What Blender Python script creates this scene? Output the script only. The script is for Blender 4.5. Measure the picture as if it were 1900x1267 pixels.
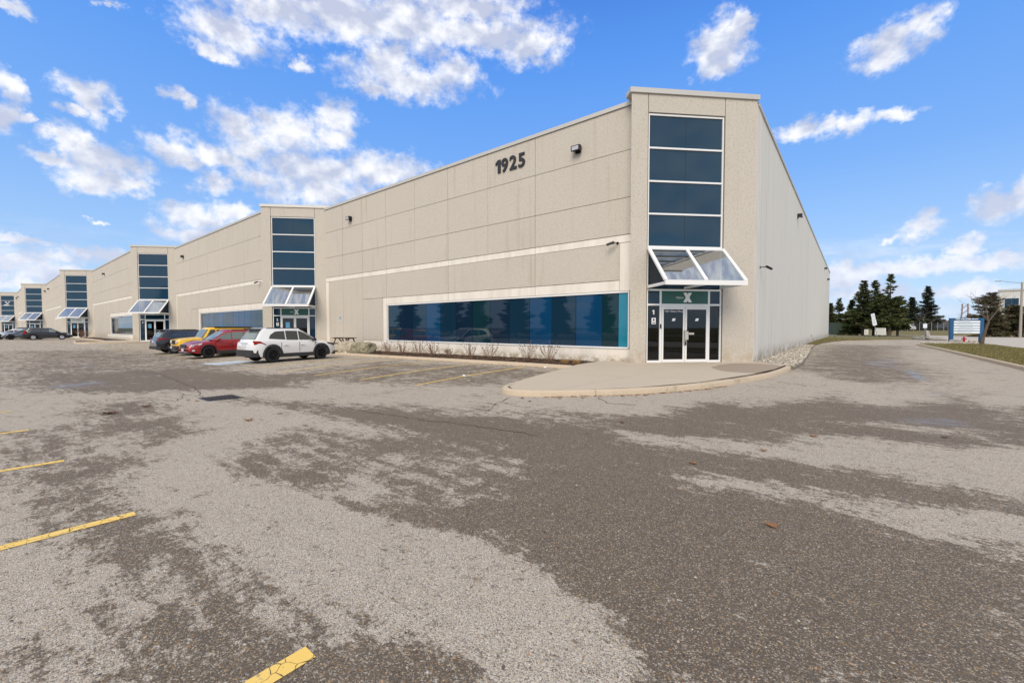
import bpy, math, random
import numpy as np
from mathutils import Vector, Matrix, noise as mnoise
random.seed(7); np.random.seed(7)
PI=math.pi
scene=bpy.context.scene
for o in list(bpy.data.objects): bpy.data.objects.remove(o)
col=scene.collection

# ------------------------------------------------------------------ camera
cam_d=bpy.data.cameras.new('camera'); cam=bpy.data.objects.new('camera',cam_d); col.objects.link(cam)
cam_d.sensor_width=36; cam_d.lens=787/1900*36
cam_d.clip_start=.1; cam_d.clip_end=6000
cam.location=(0,0,1.65)
cam.rotation_euler=(math.radians(90)-math.atan(25.5/787),0,math.radians(38.8))
scene.camera=cam

# ------------------------------------------------------------------ node helper
class NB:
    def __init__(s,nt): s.nt=nt; s.n=nt.nodes; s.l=nt.links
    def node(s,t,**kw):
        n=s.n.new(t)
        for k,v in kw.items(): setattr(n,k,v)
        return n
    def put(s,inp,v):
        if v is None: return
        if hasattr(v,'is_linked') or isinstance(v,bpy.types.NodeSocket): s.l.new(v,inp)
        else:
            if inp.type=='RGBA' and len(v)==3: v=(*v,1)
            inp.default_value=v
    def m(s,op,a,b=None,c=None,clamp=False):
        n=s.node('ShaderNodeMath',operation=op); n.use_clamp=clamp
        s.put(n.inputs[0],a); s.put(n.inputs[1],b); s.put(n.inputs[2],c); return n.outputs[0]
    def v(s,op,a,b=None,c=None):
        n=s.node('ShaderNodeVectorMath',operation=op)
        s.put(n.inputs[0],a); s.put(n.inputs[1],b)
        if c is not None: s.put(n.inputs[2],c)
        return n.outputs['Value'] if op in('LENGTH','DOT_PRODUCT') else n.outputs[0]
    def mix(s,f,a,b,mode='MIX'):
        n=s.node('ShaderNodeMix',data_type='RGBA',blend_type=mode)
        s.put(n.inputs[0],f); s.put(n.inputs[6],a); s.put(n.inputs[7],b); return n.outputs[2]
    def noise(s,vec,scale,detail=4,rough=.55,dist=0,color=False):
        n=s.node('ShaderNodeTexNoise'); s.put(n.inputs['Vector'],vec)
        n.inputs['Scale'].default_value=scale; n.inputs['Detail'].default_value=detail
        n.inputs['Roughness'].default_value=rough; n.inputs['Distortion'].default_value=dist
        return n.outputs[1] if color else n.outputs[0]
    def vor(s,vec,scale,feature='F1',out=0,rand=1):
        n=s.node('ShaderNodeTexVoronoi',feature=feature); s.put(n.inputs['Vector'],vec)
        n.inputs['Scale'].default_value=scale
        if 'Randomness' in n.inputs: n.inputs['Randomness'].default_value=rand
        return n.outputs[out]
    def smooth(s,x,a,b):
        n=s.node('ShaderNodeMapRange',interpolation_type='SMOOTHSTEP'); s.put(n.inputs[0],x)
        s.put(n.inputs[1],a); s.put(n.inputs[2],b); return n.outputs[0]
    def ramp(s,x,pts):
        n=s.node('ShaderNodeValToRGB'); s.put(n.inputs[0],x); e=n.color_ramp.elements
        while len(e)<len(pts): e.new(.5)
        for i,(p,c) in enumerate(pts): e[i].position=p; e[i].color=(*c,1)
        return n.outputs[0]
    def xyz(s,x,y,z):
        n=s.node('ShaderNodeCombineXYZ'); s.put(n.inputs[0],x); s.put(n.inputs[1],y); s.put(n.inputs[2],z); return n.outputs[0]
    def sep(s,v):
        n=s.node('ShaderNodeSeparateXYZ'); s.put(n.inputs[0],v); return n.outputs
    def pos(s): return s.node('ShaderNodeNewGeometry').outputs['Position']
    def attr(s,name):
        n=s.node('ShaderNodeAttribute'); n.attribute_name=name; return n.outputs['Fac']
    def bump(s,h,strength=.3,dist=.01):
        n=s.node('ShaderNodeBump'); s.put(n.inputs['Height'],h); n.inputs['Strength'].default_value=strength; n.inputs['Distance'].default_value=dist; return n.outputs[0]

# ------------------------------------------------------------------ sky and sun
SUN_EL=math.radians(40); SUN_AZ=math.radians(157)      # azimuth clockwise from +Y : behind the camera, to the right
w=bpy.data.worlds.new('World'); scene.world=w; w.use_nodes=True
b=NB(w.node_tree); b.n.clear()
out=b.node('ShaderNodeOutputWorld'); bg=b.node('ShaderNodeBackground'); b.l.new(bg.outputs[0],out.inputs[0])
SKY_STR=.1
bg.inputs[1].default_value=SKY_STR
sky=b.node('ShaderNodeTexSky',sky_type='NISHITA'); sky.sun_disc=False
sky.sun_elevation=SUN_EL; sky.sun_rotation=SUN_AZ; sky.air_density=1.0; sky.dust_density=.6; sky.ozone_density=1.6
tc=b.node('ShaderNodeTexCoord').outputs['Generated']
dx,dy,dz=b.sep(tc)
fwd=b.m('ADD',b.m('MULTIPLY',dx,-.6266),b.m('MULTIPLY',dy,.7793))
rgt=b.m('ADD',b.m('MULTIPLY',dx,.7793),b.m('MULTIPLY',dy,.6266))
az=b.m('ARCTAN2',rgt,fwd)
hz=b.m('SQRT',b.m('ADD',b.m('MULTIPLY',dx,dx),b.m('MULTIPLY',dy,dy)))
el=b.m('DIVIDE',dz,b.m('MAXIMUM',hz,.02))
P0=b.xyz(az,el,0.0)
wob=b.noise(P0,16,5,.6,color=True)
wob2=b.noise(P0,55,4,.65,color=True)
P=b.v('ADD',P0,b.v('MULTIPLY',b.v('SUBTRACT',wob,(.5,.5,.5)),(.10,.075,0)))
P=b.v('ADD',P,b.v('MULTIPLY',b.v('SUBTRACT',wob2,(.5,.5,.5)),(.03,.024,0)))
BL=[(-0.582, 0.568, 0.0754, 0.0446), (-0.49, 0.638, 0.1286, 0.0426), (-0.367, 0.669, 0.1771, 0.0569), (-0.232, 0.686, 0.1444, 0.0804), (-0.087, 0.68, 0.1892, 0.0456), (0.043, 0.646, 0.0786, 0.0406), (-0.279, 0.59, 0.0587, 0.0513), (-0.233, 0.553, 0.1384, 0.0346), (-0.13, 0.584, 0.0562, 0.0353), (-0.314, 0.525, 0.0517, 0.0193), (-0.604, 0.523, 0.0413, 0.0105), (-0.099, 0.743, 0.1384, 0.0354), (0.451, 0.585, 0.0514, 0.0549), (0.442, 0.547, 0.0415, 0.0253), (0.486, 0.61, 0.0199, 0.0247), (0.716, 0.495, 0.0448, 0.0307), (0.706, 0.47, 0.0368, 0.0193), (0.756, 0.508, 0.0255, 0.0203), (0.581, 0.385, 0.0337, 0.0149), (0.652, 0.374, 0.0482, 0.0152), (0.726, 0.364, 0.0227, 0.0105), (0.853, 0.184, 0.0302, 0.0251), (0.871, 0.201, 0.0211, 0.0229), (0.757, 0.17, 0.0302, 0.0175), (0.712, 0.163, 0.0146, 0.0067), (0.812, 0.129, 0.0181, 0.0149), (0.759, 0.106, 0.1138, 0.0138), (0.673, 0.095, 0.0466, 0.0248), (0.855, 0.102, 0.0438, 0.0117), (0.704, 0.061, 0.0665, 0.0116), (0.822, 0.054, 0.053, 0.0138), (-0.778, 0.382, 0.0271, 0.0235), (-0.769, 0.362, 0.021, 0.0183), (-0.797, 0.351, 0.0155, 0.0089), (-0.864, 0.359, 0.0161, 0.0215), (-0.868, 0.321, 0.0133, 0.0246), (-0.847, 0.321, 0.01, 0.0084), (-0.662, 0.429, 0.0221, 0.014), (-0.647, 0.416, 0.0113, 0.0132), (-0.805, 0.295, 0.0195, 0.0264), (-0.78, 0.299, 0.0193, 0.0181), (-0.755, 0.281, 0.0539, 0.0296), (-0.762, 0.246, 0.0532, 0.0184), (-0.725, 0.243, 0.0271, 0.0133), (-0.814, 0.265, 0.0359, 0.0105), (-0.457, 0.539, 0.0184, 0.016), (-0.559, 0.392, 0.0502, 0.0345), (-0.474, 0.401, 0.0754, 0.0407), (-0.386, 0.447, 0.0382, 0.0377), (-0.392, 0.4, 0.0456, 0.0235), (-0.66, 0.327, 0.046, 0.0241), (-0.604, 0.328, 0.0689, 0.0188), (-0.541, 0.363, 0.056, 0.0305), (-0.617, 0.276, 0.0237, 0.0207), (-0.533, 0.306, 0.0584, 0.0241), (-0.424, 0.329, 0.1213, 0.0394), (-0.293, 0.348, 0.099, 0.0389), (-0.415, 0.285, 0.1171, 0.0291), (-0.623, 0.208, 0.0587, 0.0227), (-0.648, 0.177, 0.0566, 0.0152), (-0.571, 0.226, 0.045, 0.016), (-0.77, 0.183, 0.0092, 0.0027), (-0.854, 0.129, 0.0329, 0.0058), (-0.762, 0.122, 0.0399, 0.0129), (-0.821, 0.108, 0.0413, 0.0095), (-0.863, 0.095, 0.0322, 0.0099), (-0.827, 0.082, 0.064, 0.0138), (-0.861, 0.063, 0.0485, 0.0099), (-0.859, 0.484, 0.019, 0.0133), (-0.739, 0.544, 0.0125, 0.0056)]
d=None
for a,e,ra,re in BL:
    sx,sy=1/(ra*1.2+.003),1/(re*1.2+.003)
    ln=b.v('LENGTH',b.v('MULTIPLY_ADD',P,(sx,sy,0),(-a*sx,-e*sx*0-e*sy,0)))
    d=ln if d is None else b.m('MINIMUM',d,ln)
wisp=b.noise(P0,34,6,.62)
dens=b.m('ADD',b.m('SUBTRACT',1.02,d),b.m('MULTIPLY',b.m('SUBTRACT',wisp,.5),1.5))
dens=b.smooth(dens,-.16,.78)
# unseen cloud over the rest of the sky, thickened to whiten the fill light
pl=b.xyz(b.m('DIVIDE',dx,b.m('MAXIMUM',dz,.06)),b.m('DIVIDE',dy,b.m('MAXIMUM',dz,.06)),4.3)
gen=b.smooth(b.noise(pl,.9,7,.55,.2),.36,.52)
off=b.m('MAXIMUM',b.smooth(b.m('ABSOLUTE',az),.93,1.15),b.smooth(el,.86,1.1))
off=b.m('MULTIPLY',off,b.smooth(dz,.03,.1))
dens=b.m('MAXIMUM',dens,b.m('MULTIPLY',gen,off))
shade=b.noise(b.v('ADD',P0,(0,.012,0)),20,4,.55)
relief=b.m('ADD',b.m('MULTIPLY',b.m('SUBTRACT',shade,b.noise(b.v('ADD',P0,(0,-.012,0)),20,4,.55)),-3.2),.5)
broad=b.m('SUBTRACT',b.noise(b.v('ADD',P0,(0,-.022,0)),9,3,.5),b.noise(b.v('ADD',P0,(0,.022,0)),9,3,.5))
relief=b.m('ADD',relief,b.m('MULTIPLY',broad,4.6))
strat=b.smooth(b.noise(b.v('MULTIPLY',P0,(3.2,19,0)),1.6,6,.6,.3),.42,.66)
strat=b.m('MULTIPLY',strat,b.m('MULTIPLY',b.smooth(el,.20,.07),.8))
dens=b.m('MAXIMUM',dens,strat)
low=b.smooth(el,.0,.32)
ccol=b.mix(b.m('ADD',b.m('MULTIPLY',relief,.8),b.m('MULTIPLY',shade,.2),clamp=True),(4.3,4.7,5.9),(7.7,7.75,8.0))
ccol=b.mix(low,b.mix(.4,ccol,(5.5,6.1,7.7)),ccol)
# hue of the clear air in the photograph: a clean azure paling to the horizon
air=b.mix(1.0,sky.outputs[0],(1.0,1.0,1.0),'MULTIPLY')
azure=b.ramp(b.m('MULTIPLY',el,1.25),[(0,(.55,.74,.96)),(.16,(.37,.60,.95)),(.40,(.195,.44,.95)),(.75,(.10,.33,.92)),(1,(.06,.23,.78))])
azure=b.mix(1.0,azure,(8.0,8.0,8.0),'MULTIPLY')
air=b.mix(.85,air,azure)
skyc=b.mix(b.m('MULTIPLY',dens,.96),air,ccol)
b.l.new(skyc,bg.inputs[0])
try:
    w.cycles.sampling_method='MANUAL'; w.cycles.sample_map_resolution=512
except Exception: pass
sl=bpy.data.lights.new('sun','SUN'); sl.energy=2.1; sl.angle=math.radians(34); sl.color=(1,.90,.74)
so=bpy.data.objects.new('sun',sl); col.objects.link(so)
sd=Vector((math.sin(SUN_AZ)*math.cos(SUN_EL),math.cos(SUN_AZ)*math.cos(SUN_EL),math.sin(SUN_EL)))
so.rotation_euler=sd.to_track_quat('Z','Y').to_euler()
scene.view_settings.view_transform='Standard'
try: scene.view_settings.look='None'
except Exception: pass
scene.view_settings.exposure=0.42; scene.view_settings.gamma=1; scene.view_settings.use_curve_mapping=False

# ------------------------------------------------------------------ materials
MATS={}
def mat(name,color=(.5,.5,.5),rough=.6,metal=0,fn=None,**kw):
    m=bpy.data.materials.new(name); m.use_nodes=True; nb=NB(m.node_tree)
    p=m.node_tree.nodes['Principled BSDF']
    p.inputs['Base Color'].default_value=(*color,1); p.inputs['Roughness'].default_value=rough; p.inputs['Metallic'].default_value=metal
    for k,v in kw.items(): p.inputs[k].default_value=v
    if fn: fn(nb,p,m)
    MATS[name]=m; return m
def paintish(color,var=.08,scale=6,rough=.5,bump=0,name='m',**kw):
    def fn(nb,p,m):
        n=nb.noise(nb.pos(),scale,5,.6)
        c=nb.mix(n,tuple(x*(1-var) for x in color),tuple(min(1,x*(1+var)) for x in color))
        nb.put(p.inputs['Base Color'],c)
        if bump: nb.put(p.inputs['Normal'],nb.bump(nb.noise(nb.pos(),scale*8,4),bump,.01))
    return mat(name,color,rough,fn=fn,**kw)

def f_agg(nb,p,m):
    P=nb.pos(); x,y,z=nb.sep(P)
    cell=nb.vor(P,46,out=1); cr=nb.sep(cell)[0]
    fine=nb.noise(P,70,3,.7); mid=nb.noise(P,14,4,.7); big=nb.noise(P,.5,4,.6)
    base=nb.ramp(cr,[(0,(.30,.26,.205)),(.25,(.51,.46,.385)),(.65,(.64,.59,.51)),(1,(.80,.76,.69))])
    base=nb.mix(.14,(.58,.535,.465),base)
    base=nb.mix(nb.m('MULTIPLY',nb.smooth(mid,.48,.68),.38),base,(.25,.205,.15))
    base=nb.mix(nb.m('MULTIPLY',nb.smooth(fine,.52,.7),.28),base,(.26,.21,.15))
    base=nb.mix(nb.m('MULTIPLY',nb.smooth(big,.42,.75),.22),base,(.50,.45,.37))
    st=nb.noise(nb.v('MULTIPLY',P,(1.6,1.6,.12)),1.6,5,.65)
    base=nb.mix(nb.m('MULTIPLY',nb.smooth(st,.54,.78),.42),base,(.33,.27,.19))
    low=nb.m('MULTIPLY',nb.smooth(z,1.3,.15),nb.smooth(nb.noise(P,2.2,5,.7),.35,.65))
    base=nb.mix(nb.m('MULTIPLY',low,.6),base,(.36,.265,.16))
    rr=nb.node('ShaderNodeObjectInfo').outputs['Random']
    base=nb.mix(nb.m('MULTIPLY',rr,.16),base,(.44,.40,.33))
    rst=nb.m('MULTIPLY',nb.smooth(nb.noise(nb.v('MULTIPLY',P,(2.4,2.4,.18)),1.1,5,.7),.63,.78),.35)
    base=nb.mix(rst,base,(.42,.29,.15))
    nb.put(p.inputs['Base Color'],base); nb.put(p.inputs['Normal'],nb.bump(nb.m('ADD',fine,nb.m('MULTIPLY',cr,.5)),.5,.012))
mat('aggregate',rough=.92,fn=f_agg)
def f_smooth(nb,p,m):
    P=nb.pos(); z=nb.sep(P)[2]
    st=nb.noise(nb.v('MULTIPLY',P,(2,2,.25)),1.2,5,.65); sp=nb.noise(P,30,4,.65)
    c=nb.mix(nb.smooth(st,.35,.75),(.80,.75,.67),(.66,.61,.53))
    c=nb.mix(nb.m('MULTIPLY',sp,.2),c,(.86,.82,.75))
    c=nb.mix(nb.m('MULTIPLY',nb.smooth(z,.55,.15),nb.smooth(nb.noise(P,5,5,.7),.35,.6)),c,(.38,.31,.22))
    nb.put(p.inputs['Base Color'],c); nb.put(p.inputs['Normal'],nb.bump(sp,.15,.004))
mat('smooth_concrete',rough=.85,fn=f_smooth)
def f_side(nb,p,m):
    P=nb.pos(); x,y,z=nb.sep(P)
    fl=nb.noise(nb.v('MULTIPLY',P,(0,1.0,.02)),2.2,3,.6); st=nb.noise(nb.v('MULTIPLY',P,(1,1.4,.06)),1.3,5,.7)
    sp=nb.noise(P,24,4,.6)
    c=nb.mix(fl,(.69,.66,.58),(.77,.745,.67))
    c=nb.mix(nb.m('MULTIPLY',nb.smooth(st,.5,.8),.5),c,(.43,.41,.345))
    c=nb.mix(nb.m('MULTIPLY',sp,.15),c,(.72,.70,.62))
    c=nb.mix(nb.m('MULTIPLY',nb.smooth(z,1.0,.1),nb.smooth(nb.noise(P,1.5,5,.7),.35,.6)),c,(.36,.30,.22))
    nb.put(p.inputs['Base Color'],c); nb.put(p.inputs['Normal'],nb.bump(sp,.12,.006))
mat('side_concrete',rough=.88,fn=f_side)
mat('joint_dark',(.17,.14,.105),.95)
mat('cap_metal',(.56,.54,.49),.45,.3)
mat('frame_white',(.80,.80,.79),.38)
mat('frame_grey',(.55,.6,.62),.5)  # pale blue-grey finish of push bars and far window frames
def f_glass(c1,c2):
    def fn(nb,p,m):
        n=nb.noise(nb.v('MULTIPLY',nb.pos(),(1,1,.35)),.7,3,.5)
        nb.put(p.inputs['Base Color'],nb.mix(n,c1,c2))
        nb.put(p.inputs['Normal'],nb.bump(nb.noise(nb.pos(),.8,2,.5),.03,.02))
    return fn
mat('glass_navy',rough=.06,fn=f_glass((.007,.034,.066),(.013,.048,.085)),**{'IOR':1.5})
mat('glass_dark',rough=.025,fn=f_glass((.005,.022,.046),(.009,.036,.066)),**{'IOR':1.5})
mat('glass_ink',rough=.025,fn=f_glass((.004,.015,.036),(.008,.025,.052)),**{'IOR':1.5})
mat('glass_blue',rough=.03,fn=f_glass((.003,.036,.10),(.005,.055,.135)),**{'IOR':1.48})
mat('glass_teal',rough=.03,fn=f_glass((.004,.022,.034),(.008,.035,.045)),**{'IOR':1.5})
mat('glass_cyan',rough=.05,fn=f_glass((.01,.18,.27),(.015,.22,.33)),**{'IOR':1.6})
def clear(name,tint,gl=.12):
    m=bpy.data.materials.new(name); m.use_nodes=True; nb=NB(m.node_tree); nb.n.clear()
    o=nb.node('ShaderNodeOutputMaterial'); t=nb.node('ShaderNodeBsdfTransparent'); g=nb.node('ShaderNodeBsdfGlossy')
    t.inputs[0].default_value=(*tint,1); g.inputs['Roughness'].default_value=.02
    ge=nb.node('ShaderNodeNewGeometry'); cs=nb.m('ABSOLUTE',nb.v('DOT_PRODUCT',ge.outputs['Incoming'],ge.outputs['Normal']))
    fr=nb.m('MULTIPLY',nb.m('POWER',nb.m('SUBTRACT',1,cs),5),.3)
    mx=nb.node('ShaderNodeMixShader'); nb.put(mx.inputs[0],nb.m('ADD',fr,gl,clamp=True))
    nb.l.new(t.outputs[0],mx.inputs[1]); nb.l.new(g.outputs[0],mx.inputs[2]); nb.l.new(mx.outputs[0],o.inputs[0]); MATS[name]=m
clear('glass_canopy',(.70,.82,.88),.50)
clear('glass_side',(.55,.66,.72),.03)
clear('glass_door',(.30,.36,.40),.06)
mat('room_dark',(.02,.022,.026),.8)  # darkness of unlit interiors put into the colour; also the dark pane joint
mat('room_frame',(.06,.12,.18),.5)
mat('sign_green',(.022,.105,.085),.35)
mat('white_print',(.85,.85,.85),.5)
mat('black_metal',(.012,.012,.013),.45)
mat('digit_black',(.018,.018,.022),.5)
mat('grey_metal',(.36,.36,.35),.45,.4)
mat('lens_grey',(.45,.47,.5),.15)
mat('chrome',(.6,.6,.6),.15,.9)
# ------------------------------------------------------------------ mesh helpers
def tag(o,label=None,cat=None,group=None,kind=None):
    if label: o['label']=label
    if cat: o['category']=cat
    if group: o['group']=group
    if kind: o['kind']=kind
    return o
class MB:
    def __init__(s): s.v=[]; s.f=[]; s.M=None
    def add(s,vs,fs):
        k=len(s.v)
        if s.M is not None: vs=[tuple(s.M@Vector(q)) for q in vs]
        s.v+=[tuple(q) for q in vs]; s.f+=[tuple(i+k for i in f) for f in fs]; return s
    def box(s,x0,x1,y0,y1,z0,z1):
        if x0>x1:x0,x1=x1,x0
        if y0>y1:y0,y1=y1,y0
        if z0>z1:z0,z1=z1,z0
        return s.add([(x0,y0,z0),(x1,y0,z0),(x1,y1,z0),(x0,y1,z0),(x0,y0,z1),(x1,y0,z1),(x1,y1,z1),(x0,y1,z1)],
              [(0,3,2,1),(4,5,6,7),(0,1,5,4),(1,2,6,5),(2,3,7,6),(3,0,4,7)])
    def prism(s,poly,z0,z1):
        n=len(poly); A=sum(poly[i][0]*poly[(i+1)%n][1]-poly[(i+1)%n][0]*poly[i][1] for i in range(n))
        if A<0: poly=poly[::-1]
        g=lambda z,p: z(*p) if callable(z) else z
        vs=[(p[0],p[1],g(z0,p[:2])) for p in poly]+[(p[0],p[1],g(z1,p[:2])) for p in poly]
        return s.add(vs,[tuple(range(n-1,-1,-1)),tuple(range(n,2*n))]+[(i,(i+1)%n,(i+1)%n+n,i+n) for i in range(n)])
    def hexa(s,a,b):   # two quads (4 points each) joined to a solid
        return s.add(list(a)+list(b),[(0,1,2,3),(7,6,5,4)]+[(i,i+4,(i+1)%4+4,(i+1)%4) for i in range(4)])
    def bar(s,p,q,w,h=None,up=(0,0,1)):
        h=h or w; p=Vector(p);q=Vector(q);d=(q-p).normalized(); u=Vector(up)
        if abs(d.dot(u))>.98: u=Vector((1,0,0))
        r=d.cross(u).normalized(); u=r.cross(d)
        f=lambda c:[c+r*w/2+u*h/2,c-r*w/2+u*h/2,c-r*w/2-u*h/2,c+r*w/2-u*h/2]
        return s.hexa([tuple(t) for t in f(p)],[tuple(t) for t in f(q)])
    def tube(s,p,q,r0,r1=None,n=8,cap=True):
        r1=r0 if r1 is None else r1
        p=Vector(p);q=Vector(q);d=(q-p)
        if d.length<1e-6:return s
        d.normalize(); a=d.orthogonal().normalized(); c=d.cross(a)
        vs=[];
        for (o,r) in((p,r0),(q,r1)):
            for i in range(n):
                t=2*PI*i/n; vs.append(tuple(o+a*math.cos(t)*r+c*math.sin(t)*r))
        fs=[(i,(i+1)%n,(i+1)%n+n,i+n) for i in range(n)]
        if cap: fs+=[tuple(range(n-1,-1,-1)),tuple(range(n,2*n))]
        return s.add(vs,fs)
    def lathe(s,c,axis,prof,n=20):   # prof: list of (along axis, radius)
        ax=Vector(axis).normalized(); a=ax.orthogonal().normalized(); e=ax.cross(a); c=Vector(c); vs=[];fs=[]
        for (h,r) in prof:
            for i in range(n):
                t=2*PI*i/n; vs.append(tuple(c+ax*h+a*math.cos(t)*r+e*math.sin(t)*r))
        for j in range(len(prof)-1):
            for i in range(n): fs.append((j*n+i,j*n+(i+1)%n,(j+1)*n+(i+1)%n,(j+1)*n+i))
        fs.append(tuple(range(n-1,-1,-1))); fs.append(tuple(range((len(prof)-1)*n,len(prof)*n)))
        return s.add(vs,fs)
    def build(s,name,m=None,parent=None,loc=None,rz=0,smooth=False,angle=35):
        me=bpy.data.meshes.new(name); me.from_pydata(s.v,[],s.f); me.validate()
        if m: me.materials.append(MATS[m] if isinstance(m,str) else m)
        if smooth:
            for p in me.polygons: p.use_smooth=True
            me.set_sharp_from_angle(angle=math.radians(angle))
        o=bpy.data.objects.new(name,me); col.objects.link(o)
        if parent: o.parent=parent
        if loc: o.location=loc
        o.rotation_euler[2]=rz
        return o
def empty(name,loc=(0,0,0),rz=0):
    o=bpy.data.objects.new(name,None); o.empty_display_size=.3; col.objects.link(o); o.location=loc; o.rotation_euler=(0,0,rz); return o
def copy_tree(o,parent=None,rec=True):
    c=o.copy(); col.objects.link(c)
    if parent: c.parent=parent
    for ch in list(o.children): copy_tree(ch,c)
    return c
def digit_one(name,m,h,depth,parent,M):
    mb=MB(); mb.M=M; w_=h*.19; x=h*.20
    mb.box(x,x+w_,0,h*.70,-depth,depth)
    mb.hexa([(x-.001,h*.52,-depth),(x-.001,h*.63,-depth),(x-h*.16,h*.55,-depth),(x-h*.16,h*.44,-depth)],[(x-.001,h*.52,depth),(x-.001,h*.699,depth),(x-h*.16,h*.56,depth),(x-h*.16,h*.44,depth)])
    return mb.build(name,m,parent)
def text(body,name,m,size,depth,parent,M,align='LEFT',bold=0):
    cu=bpy.data.curves.new(name,'FONT'); cu.body=body; cu.size=size; cu.extrude=depth; cu.align_x=align; cu.offset=bold; cu.resolution_u=3
    t=bpy.data.objects.new('tmp',cu); col.objects.link(t)
    me=bpy.data.meshes.new_from_object(t.evaluated_get(bpy.context.evaluated_depsgraph_get()))
    bpy.data.objects.remove(t); me.name=name; me.materials.clear(); me.materials.append(MATS[m]); me.transform(M)
    o=bpy.data.objects.new(name,me); col.objects.link(o); o.parent=parent; return o

# ------------------------------------------------------------------ ground levels
def sst(x,a,b):
    t=np.clip((x-a)/(b-a),0,1); return t*t*(3-2*t)
def zg(X,Y):
    X=np.asarray(X,float); Y=np.asarray(Y,float)
    a=sst(-X,8,27)*(1-.75*sst(-X,32,75))
    v=np.exp(-((Y-6.8)/2.6)**2)*sst(-X,6.5,12)*(1-sst(-X,30,60))
    return -.125*a-.085*v
def Z(x,y): return float(zg(x,y))

# ground far and wide
def f_ground(nb,p,m):
    P=nb.pos(); n=nb.noise(P,.15,5,.6); k=nb.noise(P,3,4,.7)
    c=nb.mix(n,(.12,.115,.045),(.20,.16,.085)); c=nb.mix(nb.m('MULTIPLY',k,.5),c,(.07,.085,.028)); nb.put(p.inputs['Base Color'],c)
mat('field',rough=.95,fn=f_ground)
g=MB().add([(-3000,-3000,-.45),(3000,-3000,-.45),(3000,3000,-.45),(-3000,3000,-.45)],[(0,1,2,3)]).build('ground','field'); tag(g,kind='structure')

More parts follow.
